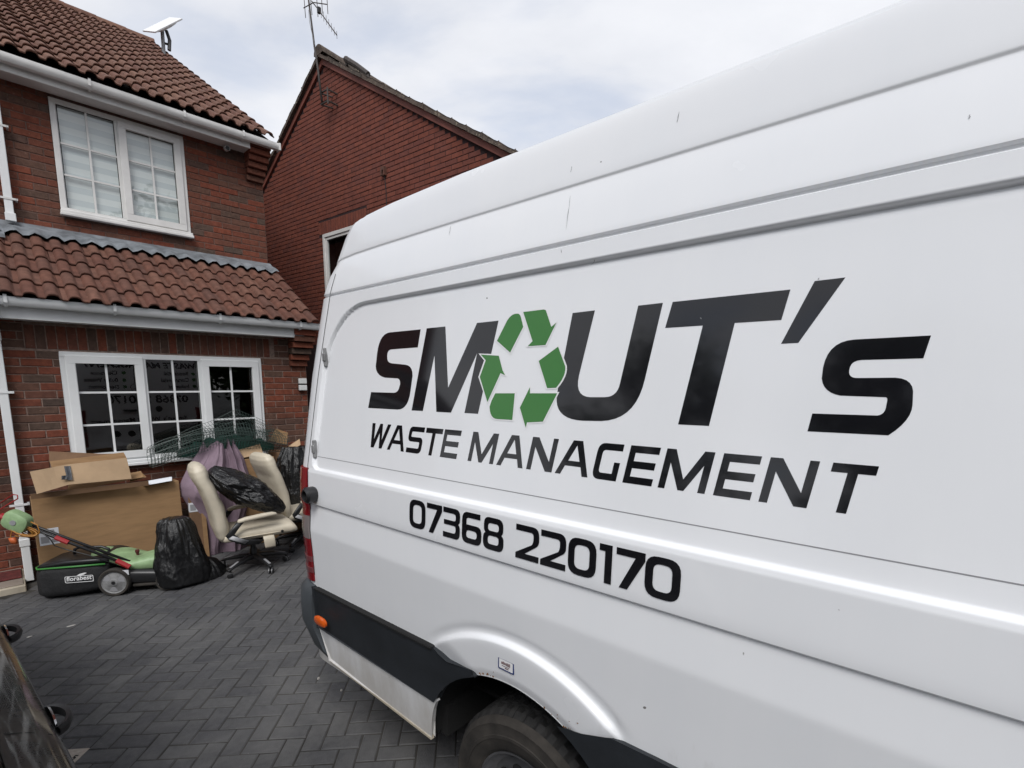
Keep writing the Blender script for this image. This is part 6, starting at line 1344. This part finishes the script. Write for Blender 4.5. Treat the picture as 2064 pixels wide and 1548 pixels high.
def mwheel(x, y_, r_, sg):
    wb = MB().lathe([(r_ * 0.80, -0.004), (r_ * 0.94, -0.008), (r_, 0.004), (r_, 0.038), (r_ * 0.9, 0.046), (r_ * 0.2, 0.046)], (x, y_, r_), 'y', 40)
    wh = part('wheel', wb, 'tyre_wall', mw, autos=40)
    part('hub', MB().lathe([(r_ * 0.81, 0.0), (r_ * 0.74, 0.008), (r_ * 0.28, 0.001), (r_ * 0.22, -0.006), (0.001, -0.006)], (x, y_, r_), 'y', 40), 'wheel_grey', wh, autos=40)
    for k in range(3):
        a = 2 * math.pi * k / 3 + 0.4; c_ = [(r_ * p * math.cos(a + q_), r_ * p * math.sin(a + q_)) for p, q_ in ((0.34, -0.28), (0.34, 0.28), (0.68, 0.42), (0.70, 0.0), (0.68, -0.42))]
        part('hub_slot', MB().flat([c_], lambda p, q_: (x + p, y_ + 0.0005 + 0.0055 * min(1, max(0, (math.hypot(p, q_) / r_ - 0.28) / 0.46)), r_ + q_)), 'wheel_grey' if False else 'chair_grey', wh)
    part('hub_cap', MB().tube([(x, y_ - 0.012, r_), (x, y_ - 0.005, r_)], r_ * 0.12, 12), 'black_plastic', wh)
mwheel(0.0, -0.03, 0.125, 1); mwheel(0.40, 0.0, 0.09, 1); mwheel(0.0, 0.40, 0.125, 1)
HB = []
def mpx(x, y_, yl): p = MWF.hy(x, y_, yl); return (p.x, yl, p.z)
h0 = mpx(262, 1140, -0.005); h1_ = mpx(85, 1073, -0.005); h2_ = mpx(20, 1050, 0.0)
part('handle_tube', MB().tube([h0, h1_, h2_, mpx(-30, 1030, 0.02)], 0.0125, 10), 'black_plastic', mw, smooth=True)
h0b = mpx(262, 1132, 0.06); h1b = mpx(85, 1066, 0.06)
part('handle_tube', MB().tube([h0b, h1b, mpx(20, 1042, 0.06)], 0.0125, 10), 'black_plastic', mw, smooth=True)
part('handle_fitting', MB().tube([mpx(112, 1083, -0.012), mpx(138, 1094, -0.012)], 0.02, 8), 'red_plastic', mw, autos=40)
part('handle_fitting', MB().tube([mpx(235, 1130, -0.014), mpx(262, 1143, -0.014)], 0.022, 8), 'red_plastic', mw, autos=40)
part('height_label', MB().box(h0[0] - 0.06, h0[0] - 0.01, -0.018, -0.014, h0[2] - 0.08, h0[2] - 0.035), 'paper', mw)
c_ = Vector(mpx(34, 1051, -0.02)); e1_, e2_ = (Vector(mpx(58, 1062, -0.02)) - Vector(mpx(10, 1040, -0.02))), (Vector(mpx(45, 1035, -0.02)) - Vector(mpx(28, 1068, -0.02)))
sw = MB().slab([(c_ + Vector((0, y_, 0)), e1_ * 0.5 * k_, e2_ * 0.5 * k_) for y_, k_ in ((-0.045, 0.7), (-0.035, 0.95), (0.0, 1.0), (0.04, 1.0), (0.05, 0.8))], 20, 3.4); part('switch_box', sw, 'mower_green', mw, autos=40)
part('switch_button', MB().tube([c_ + Vector((0, -0.05, 0)), c_ + Vector((0, -0.043, 0))], 0.022, 14), 'chair_grey', mw)
part('switch_lever', MB().tube([mpx(2, 1040, -0.03), mpx(14, 1044, -0.03)], 0.028, 8), 'red_plastic', mw, autos=40)
part('bail_rod', MB().tube([mpx(-20, 1040, -0.02), mpx(14, 1018, -0.02), mpx(36, 1005, -0.02), mpx(35, 998, -0.02), mpx(27, 997, -0.02), mpx(-20, 1028, 0.05)], 0.005, 6), 'red_plastic', mw, smooth=True)
part('power_lead', MB().tube([mpx(75, 1068, -0.03), mpx(100, 1085, -0.03), mpx(110, 1100, -0.02), mpx(135, 1108, -0.02), mpx(175, 1118, -0.015), mpx(235, 1138, -0.015)], 0.005, 6), 'black_plastic', mw, smooth=True)
part('deadman_knob', MB().lathe([(0.001, 0.07), (0.016, 0.068), (0.018, 0.05), (0.010, 0.03), (0.012, 0.0)], tuple(mpx(278, 1122, 0.2)), 'z', 14), 'mat_red', mw, smooth=True)
part('bag_logo', MB().flat([rrect(-0.36, 0.155, -0.145, 0.215, 0.012), rrect(-0.355, 0.160, -0.150, 0.210, 0.010)], lambda a, b_: (a, -0.0395, b_)), 'white_print', mw)
vs_, fs_ = text_tris('florabest', 0.055, 0.15, 0.0012)
part('bag_logo', MB().add([(-0.35 + a * 0.97, -0.0395, 0.172 + b_ + (a * 0.03)) for a, b_ in vs_], fs_), 'white_print', mw)
part('bag_logo', MB().flat([[(-0.27, 0.2155), (-0.245, 0.232), (-0.205, 0.240), (-0.19, 0.236), (-0.215, 0.222), (-0.235, 0.2155)]], lambda a, b_: (a, -0.0395, b_)), 'white_print', mw)
# orange cable coiled on the handle
cc = root('orange_cable', 'coil of orange mower cable hung under the green switch box', 'cable', MWF, mpx(50, 1070, -0.03))
for k in range(7):
    cpt = Vector(mpx(52 + random.uniform(-6, 6), 1072 + random.uniform(-3, 3), -0.05 + 0.012 * k)); rx, rz = 0.075 + random.uniform(-.015, .02), 0.036 + random.uniform(-.01, .012)
    part('coil_turn', MB().tube([cpt + Vector((rx * math.cos(a) , 0.02 * math.sin(a + k), rz * math.sin(a) - 0.35 * rx * math.cos(a))) for a in [2 * math.pi * q_ / 24 for q_ in range(24)]], 0.0045, 6, closed=True), 'orange_cable', cc, smooth=True)
part('loose_end', MB().tube([mpx(62, 1052, -0.05), mpx(75, 1058, -0.05), mpx(80, 1072, -0.05), mpx(70, 1082, -0.05), mpx(50, 1082, -0.05), mpx(30, 1080, -0.05)], 0.0045, 6), 'orange_cable', cc, smooth=True)
part('hanging_end', MB().tube([mpx(35, 1062, -0.05), mpx(24, 1070, -0.05), mpx(21, 1082, -0.05), mpx(28, 1088, -0.05)], 0.0045, 6), 'orange_cable', cc, smooth=True)
part('plug', MB().slab([(mpx(24, 1084, -0.05), (0.022, 0, 0), (0, 0.016, 0)), (mpx(27, 1090, -0.05), (0.024, 0, 0), (0, 0.018, 0)), (mpx(30, 1096, -0.05), (0.02, 0, 0), (0, 0.014, 0))], 10), 'orange_plug', cc, smooth=True)

# ================================================================== SMALL SCRAPS ON THE DRIVE
for k, (x, y_, s_, lb) in enumerate(((143, 1262, 0.022, 'flat white paper scrap on the paving near the mower'), (60, 1284, 0.02, 'small pale crumb pair on the paving beside the black car'), (642, 1369, 0.014, 'white pebble lying by the van bumper on the paving'), (688, 1393, 0.009, 'tiny white chip under the edge of the van sill'))):
    p = HF.hz(x, y_, 0.0); mb = MB()
    pl = [(s_ * (1.0 if k else 1.6) * math.cos(a) * random.uniform(.6, 1.1), s_ * 0.45 * math.sin(a) * random.uniform(.6, 1.1)) for a in [2 * math.pi * q_ / 9 for q_ in range(9)]]
    mb.prism(pl, lambda a, b_: (p.x + a, p.y + b_, 0.0015), lambda a, b_: (p.x + a * 0.7, p.y + b_ * 0.7, 0.006 if k < 2 else 0.012)); solo('scrap', mb, 'scrap_white', HF, (p.x, p.y, 0.001), lb, 'scrap')
q = [WF.hz(x, y_, 0.003) for x, y_ in ((112, 1548), (134, 1511), (181, 1508), (148, 1540), (140, 1560))]
es = root('printed_scrap', 'pale triangular printed scrap on the paving beside the black car', 'scrap', WF, tuple(q[3]))
part('sheet', MB().prism([(p.x, p.y) for p in q], lambda a, b_: (a, b_, 0.0015), lambda a, b_: (a, b_, 0.004)), 'scrap_stone', es)
vs_, fs_ = text_tris('5', 0.045, 0, 0.002); c_ = WF.hz(150, 1528, 0.004)
part('print', MB().add([(c_.x - 0.015 + a, c_.y - 0.012 + b_, 0.0046) for a, b_ in vs_], fs_), 'black_matte', es)

# ================================================================== TREES BEYOND THE VAN (seen in the glass)
def make_tree(seed, h, rad):
    rnd = random.Random(seed); tr_ = MB(); tr_.tube([(0, 0, 0), (0.05, 0, h * 0.2), (0.1, 0.08, h * 0.45), (0.05, 0.1, h * 0.75)], [0.22, 0.17, 0.12, 0.04], 10)
    cl = []
    for k in range(34):
        a = rnd.uniform(0, 2 * math.pi); zz = rnd.uniform(0.20, 0.98); rr = rad * math.sqrt(rnd.random()) * math.sin(math.pi * min(0.95, max(0.12, (zz - 0.16) / 0.9))) ** 0.6
        c_ = Vector((rr * math.cos(a), rr * math.sin(a), zz * h)); cl.append(c_)
        tr_.tube([(0.05, 0.05, h * min(0.7, zz * 0.7)), tuple(c_ * 0.6 + Vector((0, 0, c_.z * 0.36))), tuple(c_)], [0.06, 0.035, 0.01], 5)
    lf = MB()
    for c_ in cl:
        for k in range(280):
            d_ = Vector((rnd.gauss(0, 1), rnd.gauss(0, 1), rnd.gauss(0, 0.8))); p = c_ + d_ * rad * 0.20; s_ = rnd.uniform(0.08, 0.15)
            a = Vector((rnd.uniform(-1, 1), rnd.uniform(-1, 1), rnd.uniform(-0.6, 0.6))).normalized() * s_; b_ = a.orthogonal().normalized() * s_ * 0.6
            lf.add([p - a, p + b_, p + a, p - b_], [(0, 1, 2, 3)])
    return tr_, lf
spots = [(9.5, 1.5, 7.5, 2.6), (11.5, -2.8, 8.5, 3.0), (9.2, 5.2, 7.0, 2.4), (12.5, -7.5, 8.0, 2.8), (4.5, -13.0, 8.5, 3.0), (-3.5, -15.0, 8.0, 2.9), (-10.5, -11.5, 8.5, 3.1), (-14, -5.5, 7.5, 2.7), (14.5, 3.2, 8.5, 3.2), (15.5, -1.5, 9.0, 3.4), (7.2, 8.6, 5.0, 2.0)]
t_m, l_m = make_tree(3, 7.5, 2.6); tme, lme = t_m.mesh('trunk', 'bark', smooth=True), l_m.mesh('crown', 'leaf')
for k, (x, y_, h_, r_) in enumerate(spots):
    tr_ = root('garden_tree', 'leafy green garden tree growing beyond the edge of the paved drive', 'tree', WF, (x, y_, -0.045), group='garden trees around the drive')
    OFF[tr_] = Vector((0, 0, 0)); tr_.rotation_euler = (0, 0, k * 1.3); tr_.scale = (r_ / 2.6, r_ / 2.6, h_ / 7.5)
    obj('trunk', tme, tr_); obj('crown', lme, tr_)
